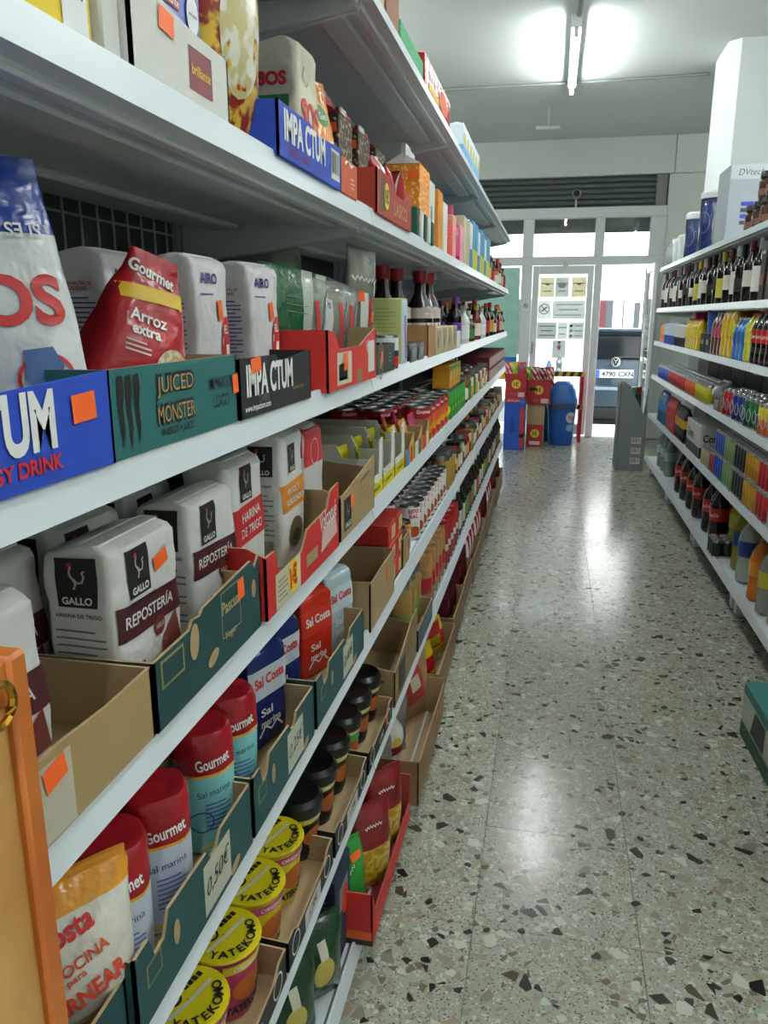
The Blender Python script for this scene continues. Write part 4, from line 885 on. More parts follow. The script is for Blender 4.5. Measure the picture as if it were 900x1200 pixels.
t.p('f', P_rect(.055, .06), ink('1A1A1A'), -.09, .042).p('f', P_rooster(.03), ink('A8A49A'), -.09, .05, 0, 3).p('f', P_text('GALLO', w=.04, bold=.02), WI, -.09, .022, 0, 3).p('f', P_scr(w=.08, h=.012), ink('5F5038'), .05, .085, .1, 2); lines(t, 'f', .04, .065, .09, 3, .012, '7A6848'); sticker(t, 'f', -.06, .06, .024, .024)
S(t, 'D', 1.46, .0, .26, 0, 'kraft tray with a black square badge on the fourth shelf')
yb = [0]
def sachet_tray(k, y, fr):
    t = tray(.30, .135, .085, card('D9D9D4'), front=[(0, .05), (.7, .052), (.75, .12), (1, .13)], side=[(0, .13), (.75, .13), (.8, .1), (1, .1)], inner=card('B9BBB8'))
    t.p('s', P_rect(.24, .022), ink('E2D020'), .02, .075).p('f', P_rect(.13, .035), ink('DCCB20'), 0, .02).p('f', P_scr(w=.07, h=.012), BI, .0, .022, 0, 2)
    if k == 0: sticker(t, 'f', -.04, .04, .02, .02)
    S(t, 'D', y, fr, .30, 0, 'white tray with yellow edging holding sachets, %s of three' % ['first', 'second', 'third'][k])
    sa = pouch(.11, .012, .11, gloss('C9BE1E'), 4 + k, lambda i, q: gloss('3A3A1E') if i < 5 else None, name='yeast_sachet', cat='sachet')
    for j in range(5): S(sa, 'D', y, .03 + j * .045, .012, .25 * (-1) ** j + .1, 'yellow sachet standing in the %s white tray, %s from the front' % (['first', 'second', 'third'][k], ['first', 'second', 'third', 'fourth', 'fifth'][j]), None, .006, ry=-.2)
for k in range(3): sachet_tray(k, 1.675 + k * .14, .012)
for k in range(3):
    t = tray(.2, .14, .08, card('D9A820'), front=[(0, .05), (.5, .045), (1, .08)], inner=KRAFT); t.p('f', P_rect(.05, .05), ink(['3F7FC0', 'E2E2DE', 'D9302A'][k]), -.03, .025).p('f', P_rect(.03, .05), ink(['D9302A', '22307A', 'E2E2DE'][k]), .03, .025)
    S(t, 'D', 2.09 + k * .145, .01, .2, 0, 'yellow %s dessert mix tray before the food cans' % ['blue-patched', 'white-patched', 'red-patched'][k])
    sa = pouch(.10, .015, .10, gloss(['D9B020', 'E08A22', 'C93A6A'][k]), 4 + k, lambda i, q: gloss('B0202C') if i < 4 else None, name='dessert_sachet', cat='sachet')
    for j in range(3): S(sa, 'D', 2.09 + k * .145, .03 + j * .05, .015, .2 * j, '%s dessert sachet, %s from the front of its yellow tray' % (['golden', 'orange', 'pink'][k], ['first', 'second', 'third'][j]), None, .01, ry=-.25)
gc = can(.05, .118, plas('E0A21E'), plas('B0202C'), name='food_can'); gc.p('f', P_text('Gourmet', w=.05, h=.012, bold=.03), WI, 0, .10, 0, 2).p('f', P_rect(.07, .03, 8, 2), ink('D9622A'), 0, .06, .3, 2).p('f', P_rect(.05, .02, 6, 2), ink('B0202C'), .01, .02, 0, 2)
for r_ in range(3):
    for k in range(6):
        if r_ == 0 and k == 0: continue
        S(gc, 'D', 2.42 + k * .108, .015 + r_ * .108, .10, -.9, ('red and yellow food can in the front row of the fourth shelf', 'red and yellow food can in the middle row of the fourth shelf', 'red and yellow food can in the back row of the fourth shelf')[r_], 'red and yellow cans, row %d' % (r_ + 1))
gg = can(.042, .118, plas('2E8C34'), plas('3FA03C'), name='food_can'); gg.p('f', P_ell(.03, .035), ink('E2D23A'), 0, .04, 0, 2)
for k in range(6): S(gg, 'D', 3.10 + k * .092, .015, .084, -.9, 'green food can on the fourth shelf', 'green cans')
for k in range(6): S(gg, 'D', 3.10 + k * .092, .11, .084, -.9, 'green food can in the second row of the fourth shelf', 'green cans behind')
gj = box('juice_box', 'box', .07, .085, .09, paper('E09A22')); gj.p('f', P_ell(.05, .04), ink('D9C23A'), 0, .05).p('f', P_rect(.085, .02), ink('3E8C3A'), 0, .08)
for k in range(4): S(gj, 'D', 3.15 + k * .095, .03, .07, 0, 'orange juice box stacked on the green cans, %s along' % ['first', 'second', 'third', 'fourth'][k], None, .119)
JD = [jar(.034, .12, '8C2A1E', 'C9CBC8', 'E2DFD2'), jar(.034, .12, '5E6A2A', 'C9CBC8', '3A7A3A'), can(.036, .10, paper('E4E0D6'), paper('B0202C')), jar(.03, .10, '6E1E1A', 'B0202C', 'D9D2C0'), can(.036, .11, paper('C9A23A'), paper('D9D2C0'))]
JN = ['red vegetable jar with a silver lid', 'olive jar with a silver lid and green label', 'white and red food can', 'dark red jar with a red lid', 'mustard-yellow and cream food can']
for k in range(15):
    i = (k * 3 + k // 4) % 5
    S(JD[i], 'D', 3.72 + k * .085, .02, .07, -.6, JN[i] + ' on the fourth shelf', JN[i] + ', fourth shelf')
    S(JD[(i + 2) % 5], 'D', 3.74 + k * .085, .11, .07, -.6, JN[(i + 2) % 5] + ' in the second row of the fourth shelf', JN[(i + 2) % 5] + ', fourth shelf second row')
rb = box('food_box', 'box', .2, .10, .075, paper('6A2024')); rb.p('f', P_rect(.1, .06), ink('D9CFCE'), 0, .037).p('f', P_rect(.04, .06), ink('A8303A'), .0, .037, 0, 2)
for lv in range(2):
    for k in range(15): S(rb, 'D', 5.03 + k * .104, .015, .2, 0, ('maroon box with a white end panel at the far end, lower row', 'maroon box with a white end panel at the far end, upper row')[lv], 'maroon boxes %s' % ('below', 'above')[lv], lv * .077)

# ---- fifth shelf (E): salt
def salt(c, seed, word):
    R = []; r = .0375; h = .17
    prof = [(0, .9), (.02, 1), (.3, 1.03), (.6, 1.02), (.64, 1.02), (.665, 1.02), (.72, 1.04), (.9, 1.04), (.955, 1.0), (.975, .93), (.98, .82), (.955, .5)]
    rings = [(h * z, r * k, r * k, 2.3, 0, 0, .6 + z) for z, k in prof]
    def mf(i, k): return gloss('A01622') if i >= 5 else (ink('E8A92A') if i == 4 else None)
    it = Item('salt_bottle', 'bottle', MB().loft(rings, plas(c), 30, seed, .0022, 30, matf=mf))
    it.p('f', P_text('Gourmet', w=.046, h=.015, bold=.02), WI, 0, h * .765, .12, 2).p('f', P_text('Sal marina', w=.045, h=.009, bold=0), NAVY, .0, h * .52, .1, 2)
    lines(it, 'f', .004, h * .42, .035, 7, .006, '4A5CA8'); it.p('f', P_line([(-.02, .01), (0, .014), (.022, .026)], .004), ink('D9C23A'), 0, 0, 0, 2)
    if word: it.p('f', P_ring(.03, .002), ink('2E6AA8'), -.018, h * .28, 0, 2).p('f', P_ell(.02, .04), ink('A8B0A8'), .025, h * .18, 0, 2)
    return it
sw, sg = salt('C6CFE0', 1.0, False), salt('86CFCE', 2.0, True)
for k, (y, fr) in enumerate(((.615, .022), (.705, .02))): S(sw, 'E', y, fr, .075, -.75, 'white salt bottle with a dark red top in the dark teal tray, %s' % ['nearest', 'second along'][k], None, .004)
for k, (y, fr) in enumerate(((.845, .026), (.94, .03))): S(sg, 'E', y, fr, .075, -.75, 'aqua salt bottle with a dark red top, %s along' % ['first', 'second'][k], None, .004)
for k, y in enumerate((.64, .73, .82, .92)): S(sw if k < 2 else sg, 'E', y + .02, .11, .075, -.75, 'dark red topped salt bottle in the back row, %s along' % ['first', 'second', 'third', 'fourth'][k], None, .004)
p = pouch(.13, .075, .185, gloss('D9D6CC'), 5.5, lambda i, k: gloss('E0962A') if (i < 3 or i > 11) else None, wr=.003, name='salt_bag', cat='salt bag')
p.p('f', P_text('Costa', w=.055, h=.02, bold=.03), RED, -.01, .145, .15, 2).p('f', P_text('COCINA', w=.055, h=.012, bold=.02), ink('C9482A'), .0, .115, .2, 2).p('f', P_text('para', w=.018), ink('C9482A'), -.005, .1, .2, 2).p('f', P_text('CARNEAR', w=.085, h=.022, bold=.03), ink('D9442A'), .0, .078, .25, 2); lines(p, 'f', 0, .035, .04, 2, .006, 'C9482A'); sticker(p, 'f', .045, .02, .03, .03, .4)
S(p, 'E', .535, .02, .075, -.62, 'orange and white bag of coarse salt beside the wooden panel', None, .004)
def price_tray(y, w, txt, lab, hh=.088):
    t = tray(.25, w, hh, card('1A474A'), front=[(0, hh), (.1, hh), (.13, hh * .7), (.2, hh * .72), (.24, hh), (.55, hh * .96), (.58, hh * .8), (.64, hh * .82), (.68, hh), (1, hh)])
    t.p('f', P_rect(.075, .065), ink('B9BAA8'), .04, .04).p('f', P_text(txt, w=.062, h=.026, bold=.0, shear=.3), BI, .04, .042, .1, 2).p('f', P_rect(.03, .026), ink('8C8450'), -w * .38, .05).p('f', P_rect(.025, .021), card('1A474A'), -w * .38, .05, 0, 2); lines(t, 'f', -w * .38, .055, .02, 3, .005, '9C9460'); t.p('f', P_ell(.014, .03), KRAFT, -w * .22, .05, 0, 2).p('f', P_ell(.03, .014), KRAFT, .09, .012, .3, 2) if w > .25 else None
    S(t, 'E', y, .0, .25, 0, lab)
price_tray(.70, .30, '0,50€', 'dark teal tray with a handwritten price card holding white salt bottles')
price_tray(.995, .275, '0,25€', 'dark teal tray with a handwritten price card holding aqua salt bottles')
price_tray(1.32, .345, '0,40€', 'dark teal tray with a handwritten price card below the red salt bag')
t = tray(.2, .12, .07, card('1A474A'), inner=KRAFT); S(t, 'E', .49, .01, .2, 0, 'dark teal tray corner under the coarse salt bag')
def sbox(c, c2, txt, tc, seed, n):
    it = brick_bag(.10, .065, .165, gloss(c), seed, .003, name='salt_pack', cat='salt pack'); it.p('f', P_rect(.095, .05, 6, 4), ink(c2), 0, .11, 0, 1.5).p('f', P_text(txt, w=.075, h=.018, bold=.03), tc, 0, .115, .05, 3).p('f', P_text('Sal', w=.03, h=.014), WI, -.01, .06, 0, 2).p('s', P_text('Sal', w=.04, h=.02, bold=.03), tc, 0, .11, 0, 2).p('f', P_text('marina', w=.05, h=.012), WI, 0, .04, 0, 2).p('f', P_line([(-.03, .02), (-.015, .035), (0, .025), (.015, .035), (.03, .02)], .004), WI, 0, 0, 0, 2)
    return it
sb1 = sbox('1B2A66', 'C6CED8', 'Sal Costa', RED, 1.2, 0); sb2 = sbox('C9301E', 'C9301E', 'Sal Costa', WI, 3.4, 1); sb3 = sbox('BFD4DC', 'C9DEE6', 'Sal Costa', RED, 5.6, 2)
for k, (y, fr) in enumerate(((1.10, .06), (1.205, .07), (1.13, .14))): S(sb1, 'E', y, fr, .065, -.3, 'navy salt pack, %s' % ['nearest of the three', 'second along beside the red salt bag', 'back one of the three'][k], None, .004)
S(sb2, 'E', 1.36, .055, .065, -.35, 'red salt bag with white writing in the teal tray', None, .004); S(sb2, 'E', 1.40, .14, .065, -.2, 'red salt bag with white writing in the back row', None, .004)
S(sb3, 'E', 1.49, .045, .065, -.3, 'pale blue salt pack with red lettering, front one', None, .004); S(sb3, 'E', 1.56, .13, .065, -.2, 'pale blue salt pack with red lettering, behind the front one', None, .004)
t = tray(.25, .27, .115, card('A08860'), front=[(0, .11), (1, .115)]); sticker(t, 'f', .04, .08, .018, .03); S(t, 'E', 1.71, .004, .25, 0, 'plain kraft carton after the salt on the fifth shelf')
rx_ = box('stock_box', 'box', .12, .09, .055, card('B5261F')); rx_.p('f', P_rect(.05, .035), ink('D9B27A'), .01, .028).p('t', P_ell(.05, .05), ink('8E1A18'), 0, 0)
for k in range(12):
    a, b_, c_ = k % 2, (k // 2) % 2, k // 4
    S(rx_, 'E', 1.90 + a * .095, .02 + b_ * .125, .12, 0, 'red stock box in the stack on the fifth shelf, %s row, %s layer, %s column' % (['front', 'back'][b_], ['bottom', 'middle', 'top'][c_], ['nearer', 'further'][a]), None, c_ * .057)
t = tray(.14, .18, .06, card('B5261F'), inner=card('B5261F')); S(t, 'E', 1.94, .275 - .01, .10, 0, 'red tray behind the stock boxes on the fifth shelf')
t = tray(.12, .10, .09, card('A08860')); sticker(t, 'f', 0, .05, .02, .03); S(t, 'E', 2.06, .012, .12, 0, 'small kraft box with an orange sticker beside the tall cans')
lc = can(.0365, .112, paper('D9D7CF'), paper('E2E0DA'), name='bean_can'); lc.p('f', P_text('LITO', w=.035, h=.012, bold=.03), RED, 0, .095, 0, 2).p('f', P_text('RAL', w=.03, h=.012, bold=.03), RED, 0, .078, 0, 2).p('f', P_ell(.05, .035), ink('A8441E'), 0, .03, 0, 2)
lg = can(.0365, .085, paper('D9D7CF'), paper('E2E0DA'), name='bean_can'); lg.p('f', P_rect(.06, .02, 8, 2), ink('D9822A'), 0, .07, 0, 2).p('f', P_scr(w=.035), BI, 0, .07, 0, 3).p('f', P_rect(.05, .03, 8, 2), ink('2E6A3A'), 0, .02, 0, 2); sticker(lg, 'f', .0, .045, .025, .018)
for r_ in range(3):
    for k in range(2): S(lg, 'E', 2.15 + k * .08, .03 + r_ * .08, .073, -.9, 'white and orange bean can beside the kraft box, %s column, %s row' % (['nearer', 'further'][k], ['front', 'middle', 'back'][r_]))
    for k in range(9): S(lc, 'E', 2.34 + k * .079, .02 + r_ * .08, .073, -.9, 'white bean can with red lettering in the %s row of the fifth shelf' % ['front', 'middle', 'back'][r_], 'white bean cans row %d' % (r_ + 1))
JE = [jar(.04, .14, 'A8843A', 'C9CBC8', None), jar(.036, .13, '3A3A20', '1C1C1C', 'C9C6BA'), jar(.036, .12, '5E7A34', '2E7A3A', 'D9D2C0'), jar(.034, .12, '7A2A1C', 'B0202C', 'D9A23A'), jar(.034, .13, '2A2420', 'C9CBC8', 'B9BAB4'), can(.034, .11, paper('6E1E22'), paper('C9C6BA'))]
EN = ['large amber jar with a silver lid', 'dark jar with a black lid', 'green pickle jar with a green lid', 'red sauce jar with a red lid', 'black olive jar with a silver lid', 'dark red and grey can']
for k in range(44):
    i = 0 if k < 3 else [1, 2, 4, 5, 3, 1, 2, 5, 4, 3, 3, 5, 0][k % 13]
    S(JE[i], 'E', 3.09 + k * .081, .02, .075, -.6, EN[i] + ' on the fifth shelf', EN[i] + ', fifth shelf')
    if k % 2 == 0: S(JE[(i + 1) % 6], 'E', 3.12 + k * .081, .115, .075, -.6, EN[(i + 1) % 6] + ' in the second row of the fifth shelf', EN[(i + 1) % 6] + ', fifth shelf second row')

# ---- sixth shelf (F): noodle cups
def cup(body, lid, kind):
    r0, r1, h = .036, .047, .105
    it = Item('noodle_cup', 'noodle cup', MB().lathe([(.001, 0), (r0, 0), (r0 + .001, .004), (r1, h - .004), (r1, h)], 28, plas(body)))
    if kind == 'flat':
        it.sub('lid', MB().lathe([(r1 + .001, h - .004), (r1 + .004, h - .001), (r1 + .003, h + .002), (r1 - .001, h + .0015), (.001, h + .001)], 28, plas(lid)))
    else: it.sub('lid', MB().lathe([(r1, h - .012), (r1 + .004, h - .01), (r1 + .005, h + .012), (r1 - .003, h + .022), (r1 - .006, h + .02), (.001, h + .02)], 28, plas('0F0F10')))
    it.p('f', P_ell(.05, .04), ink('B5602A'), 0, .05, 0, 2).p('f', P_rect(.07, .014, 10, 1), ink('E2CF22') if kind != 'flat' or body != 'D8C01E' else ink('C94A7A'), 0, .088, 0, 1.5).p('f', P_text('YATEKOMO', w=.065, h=.014, bold=.05), BI, 0, .02, .05, 3)
    it.p('f', P_text('ORIGINALES', w=.05), WI, 0, .088, 0, 3)
    return it
LIDT = {}
def lid_text(it, h):
    m = MB(); txt = 'YATEKOMO'
    for i, ch in enumerate(txt):
        a = (-66 + i * 18.6) * PI / 180; vs, fs = P_text(ch, h=.0125, bold=.03); r = .037
        # up is towards the centre of the lid, letters run round the front edge
        m.add([((r - y) * math.cos(a + x / r), (r - y) * math.sin(a + x / r), h + .0026) for x, y in vs], fs, BI)
    vs, fs = P_ell(.022, .022, 16); m.add([(-.012 + y, -.012 + x, h + .0026) for x, y in vs], fs, BI)
    vs, fs = P_ring(.015, .002); m.add([(-.012 + y, -.012 + x, h + .003) for x, y in vs], fs, ink('D8C81E'))
    for k in range(4):
        vs, fs = P_rect(.006, .008); m.add([(-.004 + y - .006 * k * 0 - .01, .01 + .008 * k + x, h + .0026) for x, y in vs], fs, BI)
    vs, fs = P_line([(.004, -.035), (.006, 0), (.004, .036)], .005); m.add([(x, y, h + .0026) for x, y in vs], fs, ink('C9CAC4'))
    it.sub('lid_print', m)
cy = cup('D8C01E', 'DCCB1C', 'flat'); lid_text(cy, .105); cp = cup('B93A6A', 'DCCB1C', 'flat'); lid_text(cp, .105); ck = cup('1B1A18', '0F0F10', 'dome'); ckg = cup('1E2A1A', '0F0F10', 'dome'); ckg.p('f', P_rect(.075, .02, 10, 1), ink('2E9C3A'), 0, .078, 0, 2.5)
for k, (y, fr, i) in enumerate(((.785, .03, 0), (.90, .028, 1), (1.015, .03, 0), (1.13, .035, 0), (.845, .142, 0), (.96, .142, 1), (1.075, .145, 0))):
    S([cy, cp][i], 'F', y, fr - .006, .104, -.35, '%s noodle cup with a yellow printed lid, %s' % (['yellow', 'pink'][i], ['nearest in the front row', 'second in the front row', 'third in the front row', 'last in the front row', 'nearest in the back row', 'middle of the back row', 'last of the back row'][k]), None, .004, sc=1.1)
for k in range(6):
    S(ckg if k == 3 else ck, 'F', 1.25 + k * .106, .03, .094, -.35, 'black noodle cup with a domed black lid, %s in the front row' % ['first', 'second', 'third', 'fourth', 'fifth', 'sixth'][k], None, .004)
    S(ck, 'F', 1.28 + k * .107, .135, .094, -.35, 'black noodle cup with a domed black lid, %s in the back row' % ['first', 'second', 'third', 'fourth', 'fifth', 'sixth'][k], None, .004)
    if k > 2: S(ck, 'F', 1.26 + k * .107, .085, .094, -.35, 'black noodle cup standing on the black lids, %s along' % ['', '', '', 'first', 'second', 'third'][k], None, .132)
for k, (y, w, c) in enumerate(((.83, .26, '1C1C1B'), (1.10, .26, '1C1C1B'), (1.38, .27, '232426'), (1.665, .27, '1C1C1B'))):
    t = tray(.24, w, .055, card(c), front=[(0, .055), (.12, .055), (.2, .04), (.8, .04), (.88, .055), (1, .055)], side=[(0, .07), (1, .055)])
    t.p('f', P_ring(.04, .003), WI, w * .34, .026, 0, 2).p('f', P_ring(.04, .003), WI, -w * .36, .026, 0, 2).p('f', P_text('%s' % ('1,10€' if k == 1 else '1,19€'), w=.045, h=.02), BI if k in (1, 2) else WI, 0, .02, 0, 3)
    if k in (1, 2): t.p('f', P_rect(.09, .034), ink('C9CAC4'), 0, .02, 0, 2)
    if k == 3: sticker(t, 'f', .06, .03, .014, .03)
    S(t, 'F', y, .0, .24, 0, 'black printed cup tray on the sixth shelf, %s' % ['nearest', 'second with a price card', 'third with a pale card', 'last with an orange sticker'][k])
t = tray(.27, .34, .15, card('8A7350'), front=[(0, .10), (.15, .105), (.8, .15), (1, .15)], side=[(0, .15), (1, .10)]); t.p('f', P_rect(.10, .075), ink('141414'), -.07, .055).p('f', P_rect(.07, .05), ink('3A342A'), -.07, .055, 0, 2); lines(t, 'f', .06, .11, .09, 4, .012, '5A4A34'); t.p('s', P_rect(.05, .006), BI, .08, .07)
S(t, 'F', 2.02, .002, .27, 0, 'large open kraft carton with a black panel on the sixth shelf')
p = pouch(.16, .09, .15, gloss('2E0E12'), 6.6, wr=.008, name='dried_fruit_bag', cat='packet'); S(p, 'F', 2.13, .09, .09, -.5, 'dark maroon shiny packet lying in the large open carton', None, .10)
t = tray(.2, .30, .07, card('4A5A64'), inner=KRAFT); lines(t, 'f', 0, .05, .15, 3, .012, '9CA8B0'); S(t, 'F', 2.36, .0, .2, 0, 'slate blue tray after the kraft carton on the sixth shelf')
wr_ = lathe_item('sausage_jar', 'jar', [(.001, 0), (.04, 0), (.042, .01), (.042, .16), (.035, .18), (.03, .185), (.001, .185)], mat('A8864A', .12, var=.3, scale=40), (.03, .10, .0426, plas('7A8C3A')), ([(.034, .175), (.036, .18), (.036, .2), (.001, .2)], metalm('C9CBC8')), 16)
bg = pouch(.085, .06, .21, gloss('A87A4A'), 7.1, lambda i, k: gloss('B0202C') if 3 < i < 8 else None, wr=.005, name='bread_bag', cat='packet')
bg2 = pouch(.085, .06, .20, gloss('9C1C1E'), 8.1, lambda i, k: gloss('D9CFC0') if 5 < i < 8 else None, wr=.005, name='bread_bag', cat='packet')
for k in range(3): S(wr_, 'F', 2.27 + k * .09, .03, .084, -.5, 'tall jar with an olive label in the slate blue tray, %s along' % ['first', 'second', 'third'][k], None, .004)
for k in range(10):
    S(bg if k < 5 else bg2, 'F', 2.58 + k * .088, .02, .06, -.8, ('tan packet with a red middle on the sixth shelf' if k < 5 else 'red packet with a cream band on the sixth shelf'), 'tan packets' if k < 5 else 'red packets on the sixth shelf')
    S(bg if k < 5 else bg2, 'F', 2.60 + k * .088, .11, .06, -.8, ('tan packet with a red middle in the second row of the sixth shelf' if k < 5 else 'red packet with a cream band in the second row of the sixth shelf'), 'tan packets behind' if k < 5 else 'red packets behind')
FB = [sauce(.036, .25, '16181A', 'C9C6BA', 'C9CBC8'), sauce(.034, .24, '1E2A16', '4A7A2A', '1C1C1C'), sauce(.036, .23, '2A1210', 'A82A26', 'B0202C'), sauce(.034, .22, '3A3428', '9C9C94', 'D9DAD6'), sauce(.034, .25, '12160F', '7A8C4A', '2E6A34')]
FN = ['dark oil bottle with a pale label', 'green-labelled oil bottle', 'dark red wine vinegar bottle', 'brown bottle with a grey label', 'dark green oil bottle with a light green label']
for k in range(38):
    i = [3, 0, 3, 0, 1, 4, 1, 2, 4, 1, 0, 3, 2][k % 13]
    S(FB[i], 'F', 3.50 + k * .081, .02, .072, -.6, FN[i] + ' on the sixth shelf', FN[i] + ', sixth shelf')
    if k % 2 == 0: S(FB[(i + 2) % 5], 'F', 3.53 + k * .081, .11, .072, -.6, FN[(i + 2) % 5] + ' in the second row of the sixth shelf', FN[(i + 2) % 5] + ', sixth shelf second row')

# ---- bottom shelf (G)
p = pouch(.16, .075, .20, gloss('123A20'), 9.9, wr=.005, name='snack_pouch', cat='packet'); p.p('f', P_ell(.05, .07), ink('C9B45A'), .02, .09, 0, 2).p('f', P_rect(.02, .04), ink('D9D6C4'), .02, .14, .1, 2).p('f', P_ell(.05, .03), ink('E2DCC0'), -.03, .04, 0, 2)
S(p, 'G', 1.26, .03, .075, -.75, 'dark green pouch with a pale picture on the bottom shelf, nearest')
S(p, 'G', 1.14, .05, .075, -.75, 'dark green pouch with a pale picture, half hidden at the shelf start')
b = box('food_box', 'box', .09, .12, .22, paper('1E2A44')); b.p('f', P_rect(.07, .06), ink('8C8E94'), 0, .15).p('f', P_ell(.05, .07), ink('D9422A'), .01, .13, 0, 2); lines(b, 's', 0, .18, .05, 6, .012, '9CA4BC')
S(b, 'G', 1.41, .03, .09, 0, 'navy box with a red flame motif on the bottom shelf')
S(b, 'G', 1.40, .14, .09, 0, 'navy box in the back row of the bottom shelf')
t = tray(.18, .48, .135, card('C02420'), front=[(0, .135), (.08, .07), (1, .05)], side=[(0, .135), (1, .135)], inner=card('A03A34')); t.p('s', P_rect(.025, .06), ink('D9D6D0'), -.05, .075).p('s', P_rect(.178, .022), ink('D95A22'), 0, .026).p('s', P_rect(.178, .014), BI, 0, .008).p('s', P_scr(w=.04), ink('8E1A18'), -.03, .122, 0, 2)
S(t, 'G', 1.67, -.03, .18, 0, 'red carton with an orange stripe jutting over the bottom shelf')
def pasta(i, k): return patt('D9B43A', 'B08A1E', 'noise', 70, .2) if i < 8 else None
pn = pouch(.13, .07, .24, gloss('7A1A1E'), 4.7, pasta, wr=.006, name='pasta_bag', cat='pasta bag'); pn.p('f', P_scr(w=.05, bold=.02), WI, 0, .19, 0, 2)
pg = pouch(.12, .06, .20, gloss('2E9C3A'), 4.9, wr=.006, name='pasta_bag', cat='pasta bag'); pg.p('f', P_scr(w=.05, bold=.02), WI, 0, .13, .6, 2); sticker(pg, 'f', .03, .16)
S(pn, 'G', 1.60, -.015, .07, -.7, 'maroon and clear pasta bag in the red carton, front one', None, .006); S(pg, 'G', 1.51, .02, .06, -.7, 'bright green pasta bag in the red carton, nearest', None, .006, rx=.1); S(pg, 'G', 1.66, .07, .06, -.6, 'bright green pasta bag in the red carton, behind the maroon bag', None, .006); S(pn, 'G', 1.75, -.015, .07, -.7, 'maroon and clear pasta bag in the red carton, far one', None, .006)
t = tray(.22, .55, .14, card('8A6A48'), front=[(0, .14), (.05, .13), (1, .12)]); sticker(t, 'f', .1, .09, .02, .03); S(t, 'G', 2.24, -.045, .22, 0, 'kraft carton jutting over the bottom shelf, holding a dessert bag')
fl = Item('dessert_cup_bag', 'packet', MB().lathe([(.001, 0), (.045, 0), (.055, .06), (.06, .09), (.057, .12), (.04, .145), (.001, .155)], 24, mat('D6D4CC', .25, var=.15, scale=40, bump=1.2))); fl.sub('red_band', MB().lathe([(.0555, .055), (.062, .085)], 24, plas('A81E22'))); fl.p('f', P_ell(.03, .025), ink('D9C23A'), .01, .1, 0, 2)
S(fl, 'G', 2.08, .02, .12, -.8, 'white wrapped dessert with a red band in the kraft carton', None, .05)
p = pouch(.16, .06, .2, clear('D9DAD6', .35, .1, .7), 3.0, wr=.01, name='clear_bag', cat='packet'); p.sub('biscuits', MB().loft([(.02, .01, .05, 3), (.1, .02, .06, 2.5), (.16, .01, .05, 3)], mat('C9A06A', .7, var=.3), 14)); lines(p, 'f', -.03, .06, .05, 6, .009, '6A6A66')
S(p, 'G', 1.99, .06, .06, -.8, 'crinkled clear bag beside the wrapped dessert', None, .006, rx=.15); S(p, 'G', 2.20, .07, .06, -.8, 'crinkled clear bag behind the wrapped dessert', None, .006)
pb = pouch(.22, .10, .26, mat('B0855A', .3, var=.2, scale=14, bump=.8), 5.0, wr=.006, name='bread_bag', cat='bread bag'); pb.p('f', P_text('PAN', w=.1, h=.07, bold=.03), ink('B9302A'), .02, .16, .3, 2).p('f', P_text('BIMBO', w=.12, h=.03, bold=.02), ink('B9302A'), -.01, .08, .3, 2) if False else pb.p('f', P_rect(.09, .12), ink('B5443A'), .0, .15, .2, 2).p('f', P_rect(.05, .05), ink('D9C9B4'), .0, .16, .2, 3)
S(pb, 'G', 2.42, .03, .10, -.5, 'brown bread bag with red print standing in the kraft carton', None, .006)
t = tray(.26, .5, .13, card('8A6A48')); S(t, 'G', 2.80, -.02, .26, 0, 'second kraft carton along the bottom shelf under yellow bags')
yr_ = pouch(.13, .07, .17, gloss('D2B51E'), 6.1, lambda i, k: gloss('B5201E') if 4 < i < 10 else None, wr=.006, name='snack_bag', cat='packet')
for k in range(6): S(yr_, 'G', 2.68 + (k % 3) * .13, .02 + .075 * (k // 3), .07, -.7, 'yellow and red snack bag in the second kraft carton, %s %s' % (['front row', 'back row'][k // 3], ['nearest', 'middle', 'far'][k % 3]), None, .02 + .09 * (k % 2), rx=.2)
gx = tray(.24, .42, .14, card('7A5E42')); mz = pouch(.13, .08, .22, gloss('4A1216'), 2.1, lambda i, k: gloss('C9A22A') if i < 4 else None, wr=.006, name='coffee_bag', cat='packet'); rw = pouch(.13, .08, .22, gloss('A8161E'), 2.7, lambda i, k: gloss('D9D6D2') if k % 7 < 2 else None, wr=.006, name='snack_bag', cat='packet')
pk = [mz, mz, rw, rw, mz, rw, mz, mz]
for q in range(8):
    y = 3.28 + q * .435
    S(gx, 'G', y, -.012 + .006 * (q % 2), .24, 0, 'brown carton on the bottom shelf, %s after the yellow snack bags' % ['first', 'second', 'third', 'fourth', 'fifth', 'sixth', 'seventh', 'eighth'][q])
    for k in range(3): S(pk[q], 'G', y - .13 + k * .13, .03, .08, -.7, '%s bag, %s in the %s brown carton of the bottom shelf' % ('dark maroon' if pk[q] is mz else 'red and white', ['first', 'second', 'third'][k], ['first', 'second', 'third', 'fourth', 'fifth', 'sixth', 'seventh', 'eighth'][q]), None, .006)

